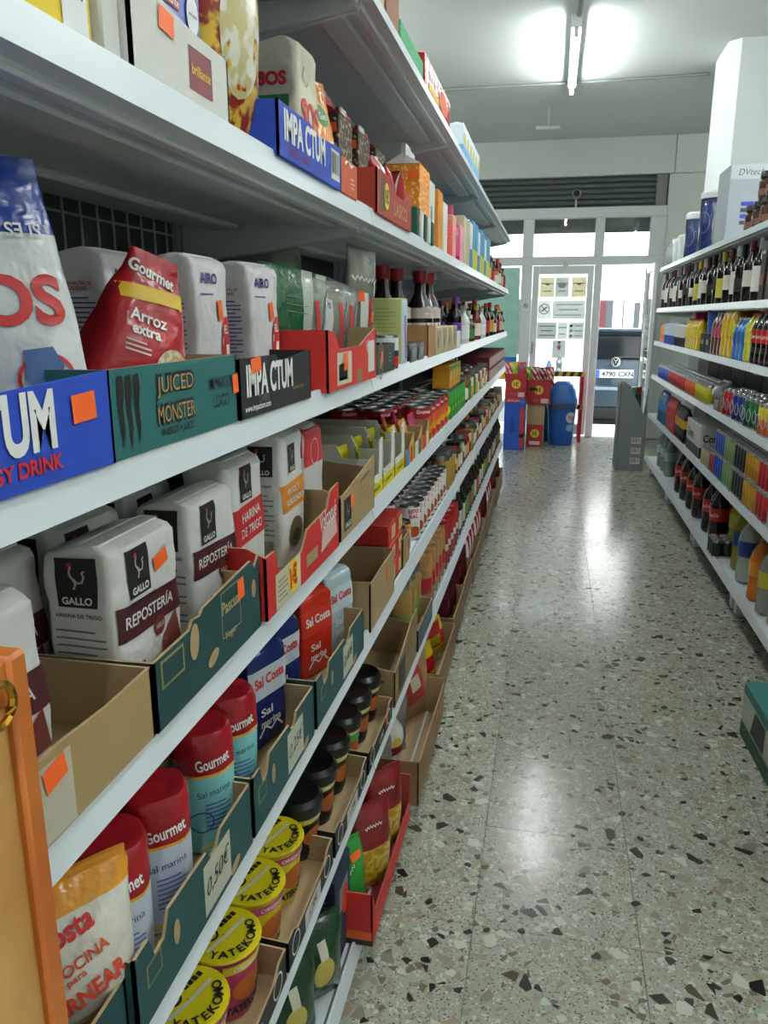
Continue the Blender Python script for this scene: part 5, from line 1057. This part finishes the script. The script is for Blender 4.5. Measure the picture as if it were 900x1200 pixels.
# ---- wooden panel standing against the shelf ends
WOOD = patt('D9A866', 'B9803E', 'noise', 9, .45, .3, .7); WOODO = patt('D07A34', 'B55C22', 'noise', 9, .4, .3, .7)
wp = thing('wooden_panel', MB().box(-.350, -.337, .02, .41, 0, 1.235, WOOD, .003), 'honey-coloured wooden panel with a brass ring at the picture edge', 'panel')
for y0, y1 in ((.405, .424), (.012, .03)): part('stile', MB().box(-.352, -.330, y0, y1, 0, 1.258, WOODO, .003), wp, 'orange wooden edge strip')
part('rail', MB().box(-.352, -.331, .03, .405, 1.225, 1.258, WOODO, .003), wp)
for y in (.13, .24, .345): part('batten', MB().box(-.338, -.333, y - .012, y + .012, 0, 1.225, WOOD, .002), wp)
rg = MB(); rg.tube([(-.325, .385 + .014 * math.cos(a), 1.235 + .014 * math.sin(a)) for a in [2 * PI * k / 14 for k in range(15)]], .003, metalm('C99A3A', .2), 6)
part('brass_ring', rg, wp)

# ================================================================== RIGHT SHELVES: DRINKS
def R(it, s, Y, front, d, label, group=None, dz=0.0, rot=.65, **k): return place(it, (RX + front + d / 2, Y, onR(s) + dz), PI + rot, label, group, **k)
ORDW = ['first', 'second', 'third', 'fourth', 'fifth', 'sixth', 'seventh', 'eighth', 'ninth', 'tenth', 'eleventh', 'twelfth', 'thirteenth', 'fourteenth', 'fifteenth', 'sixteenth', 'seventeenth', 'eighteenth', 'nineteenth']
def ordw(n):
    if n < 19: return ORDW[n]
    n += 1; t = {2: 'twent', 3: 'thirt', 4: 'fort', 5: 'fift'}[n // 10]
    return t + 'ieth' if n % 10 == 0 else t + 'y-' + ORDW[n % 10 - 1]
# top: containers, jugs, appliance box, jars
p = pouch(.25, .2, .20, clear('E4EAEA', .45, .15, .9), 3.0, wr=.02, name='plastic_bag', cat='bag'); p.sub('white_cups', MB().loft([(.02, .05, .07, 3), (.08, .07, .09, 2.5), (.14, .05, .06, 3)], plas('DFE4E6'), 14))
R(p, 'T', 7.55, .02, .2, 'clear crumpled bag of white cups at the far end of the top drinks shelf')
wc = lathe_item('white_tub', 'tub', [(.001, 0), (.09, 0), (.10, .01), (.105, .17), (.001, .17)], plas('D6DCDE'), None, ([(.11, .165), (.112, .19), (.10, .2), (.001, .2)], plas('E4E8E8')), 20)
R(wc, 'T', 7.2, .02, .2, 'white plastic tub with a lid beside the crumpled bag'); R(wc, 'T', 6.9, .02, .2, 'white plastic tub with a lid beside the blue jugs')
def jug(h):
    it = lathe_item('water_jug', 'jug', [(.001, 0), (.085, 0), (.09, .01), (.09, h - .03), (.085, h - .02), (.001, h - .02)], clear('DCE6EA', .03, .05), None, ([(.092, h - .035), (.094, h), (.08, h + .015), (.001, h + .02)], plas('DDE2E4')), 22)
    it.sub('blue_insert', MB().lathe([(.001, .004), (.078, .004), (.078, h - .05), (.001, h - .05)], 22, plas('2436B0'))); it.p('f', P_ring(.09, .004, h=.14), ink('9AA6DC'), 0, h * .5, 0, 2); return it
R(jug(.32), 'T', 6.62, .02, .18, 'clear jug with a blue inside and white lid, the shorter one'); R(jug(.385), 'T', 6.02, .02, .18, 'clear jug with a blue inside and white lid, the taller one beside the grey box')
p = pouch(.2, .12, .30, clear('DDE4E6', .4, .12, .9), 7.0, wr=.015, name='plastic_bag', cat='bag'); R(p, 'T', 5.74, .08, .12, 'clear plastic bag standing against the grey appliance box')
b = box('appliance_box', 'box', .34, .42, .44, card('A4AAB0'), .004); b.p('f', P_rect(.41, .08), ink('C4C9CE'), 0, .395, 0, 1).p('f', P_text('DVtech', w=.14, h=.035, bold=0, shear=.25), ink('55606A'), -.09, .395, 0, 2)
for k in range(4): b.p('f', P_rect(.07, .022), ink('2B46B0' if k % 2 == 0 else '39404A'), -.1, .22 - k * .035, 0, 2)
place(b, (1.185, 5.42, onR('T')), -PI / 2, 'big grey appliance box with dark lettering on the top drinks shelf')
b2_ = box('appliance_box', 'box', .3, .1, .4, card('C4C9CC'), .004); place(b2_, (1.06, 5.02 + .16, onR('T')), PI, 'narrow pale grey box behind the big grey appliance box') if False else None
jr = lathe_item('sweets_jar', 'jar', [(.001, 0), (.058, 0), (.062, .01), (.062, .085), (.05, .10), (.05, .104), (.001, .104)], mat('4A3026', .1, var=.4, scale=50), (.02, .05, .0628, plas('7A5444')), ([(.055, .1), (.06, .105), (.058, .13), (.001, .132)], mat('2A2422', .15, var=.3, scale=60, bump=.8)), 20)
for k, (y, fr, dz) in enumerate(((4.62, .02, 0), (4.46, .02, 0), (4.30, .02, 0), (4.42, .03, .133), (4.27, .03, .133))):
    R(jr, 'T', y, fr, .124, 'brown sweets jar with a dark foil lid, %s' % ['bottom row furthest', 'bottom row middle', 'bottom row nearest', 'stacked on top, further', 'stacked on top, nearer'][k], None, dz)
# wine
WN = [('12160E', '2A2622', '15171A'), ('1A1210', 'D6D2C2', '6A1A20'), ('10140C', 'C9C04A', 'C9B03A'), ('14100E', 'E0DFD8', '9CA0A4'), ('2A1214', 'D9D6CC', 'B58A94'), ('0E120C', '3A2E28', '3A3E40')]
WL = ['black-topped wine bottle with a dark label', 'dark wine bottle with a maroon foil', 'dark wine bottle with a gold foil and yellow label', 'dark wine bottle with a silver foil', 'red wine bottle with a pink foil', 'dark wine bottle with a grey top and brown label']
WI_ = [wine(a, b3, c, lz) for (a, b3, c), lz in zip(WN, ((.06, .13), (.08, .16), (.04, .15), (.05, .17), (.07, .13), (.09, .17)))]
for k in range(21):
    i = [3, 1, 0, 3, 1, 2, 5, 0, 1, 3, 2, 4, 0, 5, 4, 0][k % 16]
    R(WI_[i], 'P', 4.30 + k * .165 + .03 * ((k * 7) % 3), .015, .076, WL[i] + ' in the front row of the wine shelf', WL[i] + ', front')
    R(WI_[(i + 3) % 6], 'P', 4.38 + k * .165, .11, .076, WL[(i + 3) % 6] + ' in the second row of the wine shelf', WL[(i + 3) % 6] + ', second row')
tb_ = box('bottle_box', 'box', .085, .085, .27, card('1C1A1A')); tb_.p('f', P_rect(.05, .05), ink('8A2A22'), 0, .1, 0, 2); tb_.p('f', P_rect(.05, .012), ink('B9B4A4'), 0, .22, 0, 2)
for k in range(7): R(tb_, 'P', 3.35 + k * .125, .015, .085, 'tall black bottle box with a red patch on the wine shelf', 'black bottle boxes', rot=0)
# third shelf: small drinks and colas
cola = soda(.046, .25, '1A0E0B', 'C0201E', 'C0201E'); cola.p('f', P_text('Coca-Cola', w=.055, h=.018, shear=.3), WI, 0, .135, .1, 2)
QS = [(7.32, 4, .09, soda(.035, .17, 'D9762A', 'E08A2A', 'C93A22'), 'orange-capped small juice bottle at the far end of the third drinks shelf'),
      (6.75, 5, .105, carton(.06, .09, .17, 'C9D6E6', '3A5AA8'), 'blue and white small carton on the third drinks shelf'),
      (6.28, 5, .09, carton(.06, .075, .16, 'DDDDD8', '2A2C30'), 'white and black small carton on the third drinks shelf'),
      (5.72, 6, .09, soda(.036, .21, 'E0C01E', 'E8D23A', 'C93A22'), 'yellow drink bottle with a red cap on the third drinks shelf'),
      (4.98, 3, .10, soda(.04, .25, '6A3A3A', 'B04A5A', 'D9D6D2'), 'brownish pink drink bottle on the third drinks shelf'),
      (4.66, 3, .105, soda(.045, .29, 'D9B01E', 'E2C02A', 'E2C02A'), 'large yellow drink bottle on the third drinks shelf'),
      (4.40, 3, .09, soda(.04, .22, '3A7AC0', '2E62A8', 'DDE2E6'), 'blue drink bottle on the third drinks shelf'),
      (4.22, 2, .09, soda(.04, .24, 'C9C81E', 'D9D03A', 'E2622A'), 'yellow-green drink bottle beside the colas'),
      (3.40, 9, .094, cola, 'dark cola bottle with a red label on the third drinks shelf')]
for y, n, st, it, lab in QS:
    for k in range(n):
        R(it, 'Q', y + k * st, .015, .08, lab, lab[:40])
        if k % 2 == 0: R(it, 'Q', y + .02 + k * st, .12, .08, lab + ', second row', lab[:36] + ' behind')
bk = box('coffee_box', 'box', .09, .15, .12, paper('1E1C1A')); bk.p('f', P_rect(.08, .03), ink('8C7A5A'), 0, .07)
for k in range(2): R(bk, 'Q', 5.32 + k * .17, .02, .09, 'black and brown small box under the blue cup, %s' % ['nearer', 'further'][k], None, 0, 0)
bl = lathe_item('blue_cup', 'cup', [(.001, 0), (.042, 0), (.05, .14), (.001, .14)], plas('2A62B8'), None, ([(.053, .135), (.053, .15), (.001, .152)], plas('3A7AD0')), 18); R(bl, 'Q', 5.36, .02, .09, 'blue lidded cup standing on the black boxes', None, .121)
b = box('pink_box', 'box', .1, .3, .1, paper('C93A5A')); b.p('f', P_rect(.2, .05), ink('E6A8B4'), 0, .05); R(b, 'Q', 6.55, .12, .1, 'pink box lying above the small cartons', None, .185, 0)
# fourth shelf: multipacks
def multipack(c, c2, cols=3, rows=2, r=.033, h=.115, ring=True):
    """shrink-wrapped cans: a base card, a can for each one, carry rings"""
    it = Item('can_multipack', 'multipack', MB().box(-rows * r, rows * r, -cols * r, cols * r, 0, .002, card('B9BBB8'), 0))
    for i in range(rows):
        for j in range(cols):
            x, y = (i - (rows - 1) / 2) * 2 * r, (j - (cols - 1) / 2) * 2 * r
            it.sub('can', MB().lathe([(.001, .002), (r * .8, .002), (r * .98, .012, plas(c)), (r * .98, h * .5, plas(c2)), (r * .98, h * .88, metalm()), (r * .8, h), (r * .74, h), (r * .72, h - .004), (.001, h - .004)], 14, metalm(), x, y))
    if ring:
        m = MB()
        for j in range(cols): m.tube([(rows * r + .003, (j - (cols - 1) / 2) * 2 * r + .022 * math.cos(a), h * .45 + .03 * math.sin(a)) for a in [2 * PI * k / 12 for k in range(13)]], .0018, plas('C9D2DC'), 4)
        it.sub('carry_ring', m)
    return it
RS = [(6.99, 3, .22, '2A4AB0', '3A62C8', 'blue can multipack at the far end of the fourth drinks shelf'), (6.15, 4, .205, 'B0202A', 'C9303A', 'red can multipack on the fourth drinks shelf'),
      (5.72, 2, .205, 'D9542A', 'E06A2A', 'orange-red can multipack on the fourth drinks shelf'), (5.30, 2, .205, 'C9C41E', 'D9D23A', 'lime yellow can multipack on the fourth drinks shelf')]
for y, n, st, c, c2, lab in RS:
    mp = multipack(c, c2, 3, 3, ring=False)
    for k in range(n): R(mp, 'R', y + k * st, .015, .2, lab, lab[:30], 0, 0)
p = pouch(.25, .16, .16, clear('B9BFBE', .45, .12, .9), 5.0, wr=.015, name='wrapped_cans', cat='packet'); p.sub('grey_tins', MB().loft([(.01, .05, .1, 4), (.1, .05, .1, 4)], metalm('8E9496', .3), 16)); R(p, 'R', 5.05, .03, .16, 'grey shrink-wrapped tins in crumpled film', None, 0, 0)
b = tray(.12, .12, .06, card('8A7A64')); R(b, 'R', 4.86, .02, .12, 'small kraft tray beside the red six-pack', None, 0, 0)
for y, c, c2, n in ((4.58, 'B5202A', 'C02A34', 'red'), (4.34, '1E2E78', '24388C', 'navy'), (4.08, '1E5A2E', '246A38', 'dark green'), (3.80, 'D9622A', 'D9C03A', 'orange and yellow'), (3.56, 'B5202A', 'C9CBCE', 'red and silver')):
    R(multipack(c, c2, 3, 2, .033, .15), 'R', y, .02, .13, n + ' six-pack of cans with white carry rings', None, 0, .15)
dk = box('snack_carton', 'box', .1, .4, .2, card('2A2624')); 
for k in range(8): R(dk, 'R', 3.5 + k * .42, .28, .1, 'dark carton at the back of the fourth drinks shelf', 'dark cartons at the back', 0, 0)
# fifth shelf
SS = [(6.95, 4, .1, soda(.045, .27, '5A9CC8', '3A7AB8', '2E62C0', False), 'blue-tinted water bottle on the fifth drinks shelf'), (6.42, 5, .09, soda(.038, .26, 'B01E22', 'C9302A', 'C0201E'), 'red drink bottle on the fifth drinks shelf'),
      (5.95, 5, .085, soda(.036, .25, '1C1612', 'D9A22A', '2A1E16'), 'dark beer bottle with a yellow label on the fifth drinks shelf')]
for y, n, st, it, lab in SS:
    for k in range(n): R(it, 'S', y + k * st, .015, .08, lab, lab[:40])
b = box('beer_case', 'box', .2, .5, .21, card('D9D9D2')); b.p('s', P_text('Corona', w=.15, h=.05, bold=.02), ink('22242A'), .0, .12, 0, 2) if False else b.p('f', P_rect(.49, .07), ink('1A1C22'), 0, .035).p('f', P_text('Corona', w=.22, h=.06, bold=.02, shear=.1), ink('22242A'), -.08, .13, 0, 2)
b.sub('end_print', MB().box(-.1, .1, .2502, .2506, 0, .07, ink('1A1C22'))); m = MB(); vs, fs = P_text('Corona', w=.16, h=.05, bold=.02); m.add([(-x, .2508, y + .13) for x, y in vs], fs, ink('22242A')); b.sub('end_lettering', m)
place(b, (RX + .13, 5.56, onR('S')), PI, 'white beer case with black writing and black base on the fifth drinks shelf')
cap6 = sauce(.03, .24, '2E2416', 'E0DCC8', 'D9DAD6', 'beer_bottle')
R(multipack('B5A888', 'C4B894', 4, 3, .033, .115, False), 'S', 5.05, .015, .2, 'tan can multipack in front of the white beer case', None, 0, 0)
def one_can(c, c2, h=.155, r=.029):
    return Item('drink_can', 'can', MB().lathe([(.001, 0), (r * .78, 0), (r, .012, plas(c)), (r, h * .5, plas(c2)), (r, h * .9, metalm()), (r * .82, h), (r * .76, h), (r * .74, h - .004), (.001, h - .004)], 16, metalm()))
CS = [(4.83, 2, 'B5302A', 'C0403A', 1, 'red short can'), (4.58, 4, '2450B8', '2A5AC8', 2, 'blue slim can'), (4.34, 4, '7A9A5A', '8AA86A', 2, 'pale green slim can'), (4.095, 4, '20242A', '2A2E34', 2, 'black slim can'), (3.85, 4, 'C08A1E', 'CC9A2A', 2, 'amber slim can'), (3.66, 3, 'B01E26', 'C02A30', 2, 'red slim can'), (3.50, 2, 'D6D8D8', 'E0E2E2', 1, 'white slim can'), (3.36, 2, '1E6A34', '2A7A40', 1, 'dark green slim can')]
for y, n, c, c2, lv, nm in CS:
    it = one_can(c, c2, .12 if 'short' in nm else .135)
    for l in range(lv):
        for r_ in range(2):
            for k in range(n): R(it, 'S', y + k * .061 - .02, .015 + r_ * .062, .058, '%s, %s layer, %s row on the fifth drinks shelf' % (nm, ['lower', 'upper'][l], ['front', 'second'][r_]), '%s %d %d' % (nm, l, r_), l * .1355)
# bottom shelf
big = soda(.053, .32, '160C0A', 'B5201E', 'B5201E'); big.p('f', P_text('Coca-Cola', w=.065, h=.022, shear=.3), WI, 0, .17, .1, 2)
US = [(6.85, 6, .115, soda(.047, .31, 'C9D6D8', '9AB4C0', '5A9CC8', False), 'clear water bottle on the bottom drinks shelf'), (5.95, 4, .13, big, 'large cola bottle at the far side of the bottom drinks shelf'), (5.42, 3, .125, big, 'large cola bottle in the middle group of the bottom drinks shelf'), (4.82, 3, .12, big, 'large cola bottle nearest the yellow lemonade')]
for y, n, st, it, lab in US:
    for k in range(n): R(it, 'U', y + k * st, .04 + .02 * (k % 2), .106, lab, lab)
    for k in range(n): R(it, 'U', y + .03 + k * st, .18, .106, lab + ' in the second row', lab + ' behind')
yl = soda(.056, .33, 'A8A020', 'C9C02A', 'C9C02A'); cl = soda(.052, .33, 'A8B4AC', '2E4A9C', '2A2E6A'); dy = soda(.045, .33, '8C861E', '2E4A8C', '22242A'); og = soda(.05, .30, 'D9761E', 'E08A2A', 'D9621E'); pa = soda(.052, .31, '9CA098', 'C9C63A', 'B9B83A')
for it, y, fr, lab in ((yl, 4.66, .12, 'large yellow lemonade bottle, further one'), (yl, 4.50, .12, 'large yellow lemonade bottle, nearer one'), (dy, 4.28, .05, 'dark yellow bottle with a blue band on the bottom drinks shelf'), (cl, 4.08, .04, 'clear bottle with a navy cap and blue label'), (cl, 4.12, .16, 'clear bottle with a navy cap and blue label, second row'), (og, 3.80, .03, 'orange drink bottle, further one'), (og, 3.84, .15, 'orange drink bottle in the second row'), (pa, 3.62, .03, 'pale grey bottle with a yellow label, further one'), (pa, 3.46, .04, 'pale grey bottle with a yellow label, nearer one'), (og, 3.30, .04, 'orange drink bottle, nearer one')): R(it, 'U', y, fr, .104, lab)
R(multipack('1C2226', '24302C', 3, 2, .028, .10, False), 'U', 4.55, .0, .11, 'small black can multipack in front of the yellow lemonade', None, 0, .0)
for k, (y, c) in enumerate(((6.0, 'C9C6C0'), (5.75, 'A8302A'), (5.2, 'C4C4C0'))):
    b = box('floor_carton', 'box', .2, .22, .115, card(c)); b.p('f', P_rect(.12, .05), ink('D9D6D2' if k == 1 else 'B0302A'), 0, .055); place(b, (RX + .24, y, 0), PI, '%s carton on the floor under the drinks shelf, %s' % (['white', 'red', 'pale grey'][k], ['furthest', 'middle', 'nearest'][k]))
# green box on the floor at the picture edge
b = box('drink_case', 'box', .19, .34, .205, card('C4C8C2'), .003); b.p('f', P_rect(.33, .06), ink('1E5A34'), 0, .032).p('f', P_rect(.33, .035), ink('2E7A74'), 0, .185).p('f', P_poly([(-.05, .07), (.1, .07), (.1, .16), (-.02, .16)]), ink('1A2A26'), 0, 0, 0, 2)
b.sub('green_base', MB().box(-.0955, .0955, .1701, .1706, .002, .075, ink('1E5A34'))); b.sub('teal_top', MB().box(-.0952, .0952, -.17, .17, .2045, .2052, ink('2E7A74')))
place(b, (.838, 2.62, 0), PI + .03, 'green, white and teal drink case on the floor at the picture edge')

# ================================================================== BY THE DOOR
RC = card('A8242A')
def euro_box(w, h, d, top=None):
    it = tray(d, w, h, RC, front=top or [(0, h), (1, h)], inner=KRAFT, t=.004)
    it.p('s', P_ell(.10, .10), ink('E2C43A'), 0, h * .58, 0, 2).p('s', P_text('1€', w=.05, h=.055, bold=.03), BI, 0, h * .58, 0, 3).p('s', P_rect(d * .3, .05), ink('C9B4B0'), d * .25, h * .15, 0, 2); lines(it, 's', -d * .1, h * .2, .08, 2, .018, 'C9A09C'); return it
b = box('display_carton', 'box', .23, .30, .58, card('1F50B4'), .004); b.p('s', P_rect(.23, .05), ink('B0242A'), 0, .555).p('s', P_scr(w=.17, h=.028), ink('E0C9C6'), 0, .555, 0, 2).p('s', P_rect(.05, .34), ink('B0303A'), .085, .31).p('s', P_scr(w=.16, h=.05, bold=.03), ink('152A66'), -.02, .28, PI / 2, 2).p('s', P_rect(.045, .16), ink('B0303A'), .085, .1).p('s', P_ell(.08, .08), ink('2E6AC8'), .09, .56, 0, 3)
place(b, (-.37, 9.10, 0), 0, 'tall blue carton with a red top strip standing on the floor')
eb = euro_box(.30, .27, .235); place(eb, (-.365, 9.10, .582), 0, 'red one euro carton on top of the tall blue carton')
b = box('display_carton', 'box', .20, .28, .50, KRAFT, .004); b.p('s', P_rect(.2, .27), ink('A8242A'), 0, .135).p('s', P_ell(.10, .10), ink('E2C43A'), 0, .17, 0, 2).p('s', P_text('1€', w=.05, h=.055, bold=.03), BI, 0, .17, 0, 3).p('s', P_rect(.12, .04), ink('D9C4C0'), 0, .06, 0, 2)
place(b, (-.14, 9.26, 0), 0, 'brown and red carton standing beside the tall blue carton')
eb2 = euro_box(.28, .28, .27, [(0, .28), (1, .34)]); eb2.p('s', P_rect(.09, .03), BI, -.06, .17, 0, 2) ; place(eb2, (-.115, 9.24, .502), 0, 'wide red one euro carton on top of the brown carton')
cols_ = [('C0202A', 'D9D6D2'), ('8CB82A', 'D9C23A'), ('C93A2A', '3A7AB8'), ('5A9C2A', 'E2D23A'), ('A81E26', 'D9D9D4'), ('7A1A20', 'C9C6C2'), ('B0202A', 'E0DEDA')]
for k in range(7):
    c1, c2 = cols_[k]; bgp = pouch(.10, .05, .22, gloss(c1), 2.0 + k, (lambda c2: lambda i, q: gloss(c2) if (i + q) % 6 < 2 else None)(c2), wr=.006, name='sweets_bag', cat='sweets bag')
    x = -.45 + k * .075 if k < 3 else -.22 + (k - 3) * .075
    place(bgp, (x, (9.05 if k < 3 else 9.18) + .03 * (k % 2), (.76 if k < 3 else .70)), PI / 2 * -1 + .2 * (k % 3 - 1), ['red and white', 'lime green', 'orange-red and blue', 'green and yellow', 'crimson', 'dark red', 'bright red'][k] + ' sweets bag sticking out of a one euro carton', None, rx=.1, ry=(k % 3 - 1) * .2)
# bin
BL = mat('1C5AB4', .35, var=.04)
bn = Item('waste_bin', 'bin', MB().loft([(0, .135, .13, 4), (.01, .14, .135, 4), (.45, .165, .16, 4), (.50, .168, .163, 4)], BL, 32))
bn.sub('swing_lid', MB().loft([(.495, .178, .172, 4), (.53, .178, .172, 4), (.56, .165, .16, 3.6), (.64, .15, .15, 3.2), (.70, .12, .13, 3), (.735, .07, .09, 2.6), (.74, .01, .02, 2.4)], mat('2A6CC0', .3), 32)); bn.sub('bag_rim', MB().loft([(.42, .170, .164, 4), (.46, .174, .168, 4, 0, 0, 1), (.5, .173, .168, 4)], clear('DDE6F0', .12, .15, .6), 32, 3.0, .006, 20, caps=False))
bn.p('s', P_ell(.10, .13), ink('C9D2DC'), .10, .33, 0, 2).p('s', P_text('N', w=.04, h=.05, bold=.03), RED, .10, .33, 0, 3).p('s', P_ell(.09, .085), ink('8CC4D8'), .10, .21, 0, 2)
place(bn, (.155, 9.50, 0), 0, 'blue plastic waste bin with a domed lid near the door')
wb = lathe_item('water_cooler_bottle', 'bottle', [(.001, 0), (.12, 0), (.13, .02), (.13, .3), (.08, .38), (.03, .42), (.03, .46), (.001, .46)], mat('1C4A96', .25), None, ([(.035, .44), (.035, .5), (.02, .54), (.001, .55)], clear('A8D0F0', .4, .1)), 20)
place(wb, (-.02, 9.78, 0), 0, 'dark blue bottle with a pale top behind the waste bin', sc=(1, 1, 1.75))
# red step stool with hazard tape
RD = plas('C01E28'); st = thing('step_stool', MB().box(.0, .40, 9.72, 9.98, .80, .83, RD, .006), 'red step stool with yellow and black hazard tape', 'stool')
for x0, x1 in ((.01, .05), (.355, .395)):
    part('leg', MB().prism([(x0, 9.66), (x1, 9.66), (x1, 9.70), (x0, 9.70)], 'z', 0, .82, RD), st); part('leg', MB().box(x0, x1, 9.94, 9.98, 0, .81, RD, .004), st)
part('lower_step', MB().box(.0, .40, 9.55, 9.74, .42, .455, RD, .006), st)
part('step_mat', MB().box(.02, .38, 9.72, 9.94, .8305, .836, plas('D9D9D6'), .002), st)
for zz, yy, w in ((.78, 9.655, 9), (.405, 9.545, 9)):
    for k in range(9): part('tape_stripe', MB().prism([(k * .0445, zz), (k * .0445 + .0445, zz), (k * .0445 + .0645 if k < 8 else .4, zz + .055), (k * .0445 + .02 if k else 0, zz + .055)], 'y', yy, yy + .003, ink('D9B03A') if k % 2 == 0 else BI), st)
part('cross_bar', MB().box(.0, .40, 9.658, 9.70, .78, .83, RD, .003), st)
gb_ = lathe_item('gel_bottle', 'bottle', [(.001, 0), (.035, 0), (.037, .01), (.037, .12), (.02, .15), (.001, .15)], clear('DDE6E8', .3, .05), (.03, .09, .0375, paper('D9DEDE')), ([(.014, .14), (.014, .17), (.004, .175), (.004, .21), (.001, .21)], plas('E4E6E6')), 14); place(gb_, (.10, 9.84, .8365), 0, 'clear pump bottle standing on the red stool')
# grey display with dark rolls by the drinks shelves
gd = tray(.26, .34, .50, card('7C8482'), front=[(0, .80), (.1, .80), (.75, .45), (1, .45)], side=[(0, .84), (.3, .84), (1, .5)], inner=card('9C9A90'), t=.006, name='floor_display')
for k in range(3): barcode(gd, 's', .05, .10 + k * .1, .09, .06)
o = place(gd, (.80, 8.08, 0), PI * .5 * 0, 'tall grey cardboard floor display beside the drinks shelves')
for k in range(5):
    rl = Item('bottle_tube', 'tube', MB().lathe([(.001, 0), (.026, 0), (.026, .76), (.02, .79), (.001, .79)], 14, plas(['1C2420', '24303A', '1E1C22', '2A3A2A', '202024'][k]))); rl.sub('cap', MB().lathe([(.027, .72), (.027, .795), (.001, .8)], 14, plas(['2E6A3A', '6A2A5A', '3A7A4A', '8C2A2A', '4A4A50'][k])))
    place(rl, (.71 + k * .052 if k < 4 else .76, 8.05 + .07 * (k % 2) + (.085 if k == 4 else 0), .008), 0, ['green-capped', 'purple-capped', 'mint-capped', 'red-capped', 'grey-capped'][k] + ' dark tube standing in the grey floor display')
# worn yellow tape on the floor
yt = MB()
for k in range(9): yt.box(-.06 + k * .045, -.03 + k * .045, 4.28, 4.292 + .004 * (k % 2), 0, .0006, mat('A89A3A', .6, var=.3))
tag(link('floor_tape', yt.mesh('floor_tape')), 'worn yellow tape mark across the terrazzo floor', 'tape', kind='stuff')

# ================================================================== labels of rows: count them away from the camera
rows = {}
for o in scene.objects:
    if o.parent is None and 'label' in o.keys() and o.get('kind') is None: rows.setdefault(o['label'], []).append(o)
for lab, obs in rows.items():
    if len(obs) < 2: continue
    obs.sort(key=lambda q: q.location.y)
    for k, q in enumerate(obs): q['label'] = ordw(k) + ' ' + lab + (' from the camera' if len(lab.split()) < 13 else '')
for o in scene.objects:
    for a, b3 in ((' in the back row of the third shelf', ', back row, third shelf'), (' in the second row of the ', ', second row, '), (' in the front row of the ', ', front row, '), (' from the camera', ''), (' on the bottom drinks shelf', ', bottom drinks shelf'), (' of the bottom drinks shelf', ''), ('dark ', ''), (' and ', ', ')):
        if 'label' in o.keys() and len(o['label'].replace('-', ' ').split()) > 15: o['label'] = o['label'].replace(a, b3)
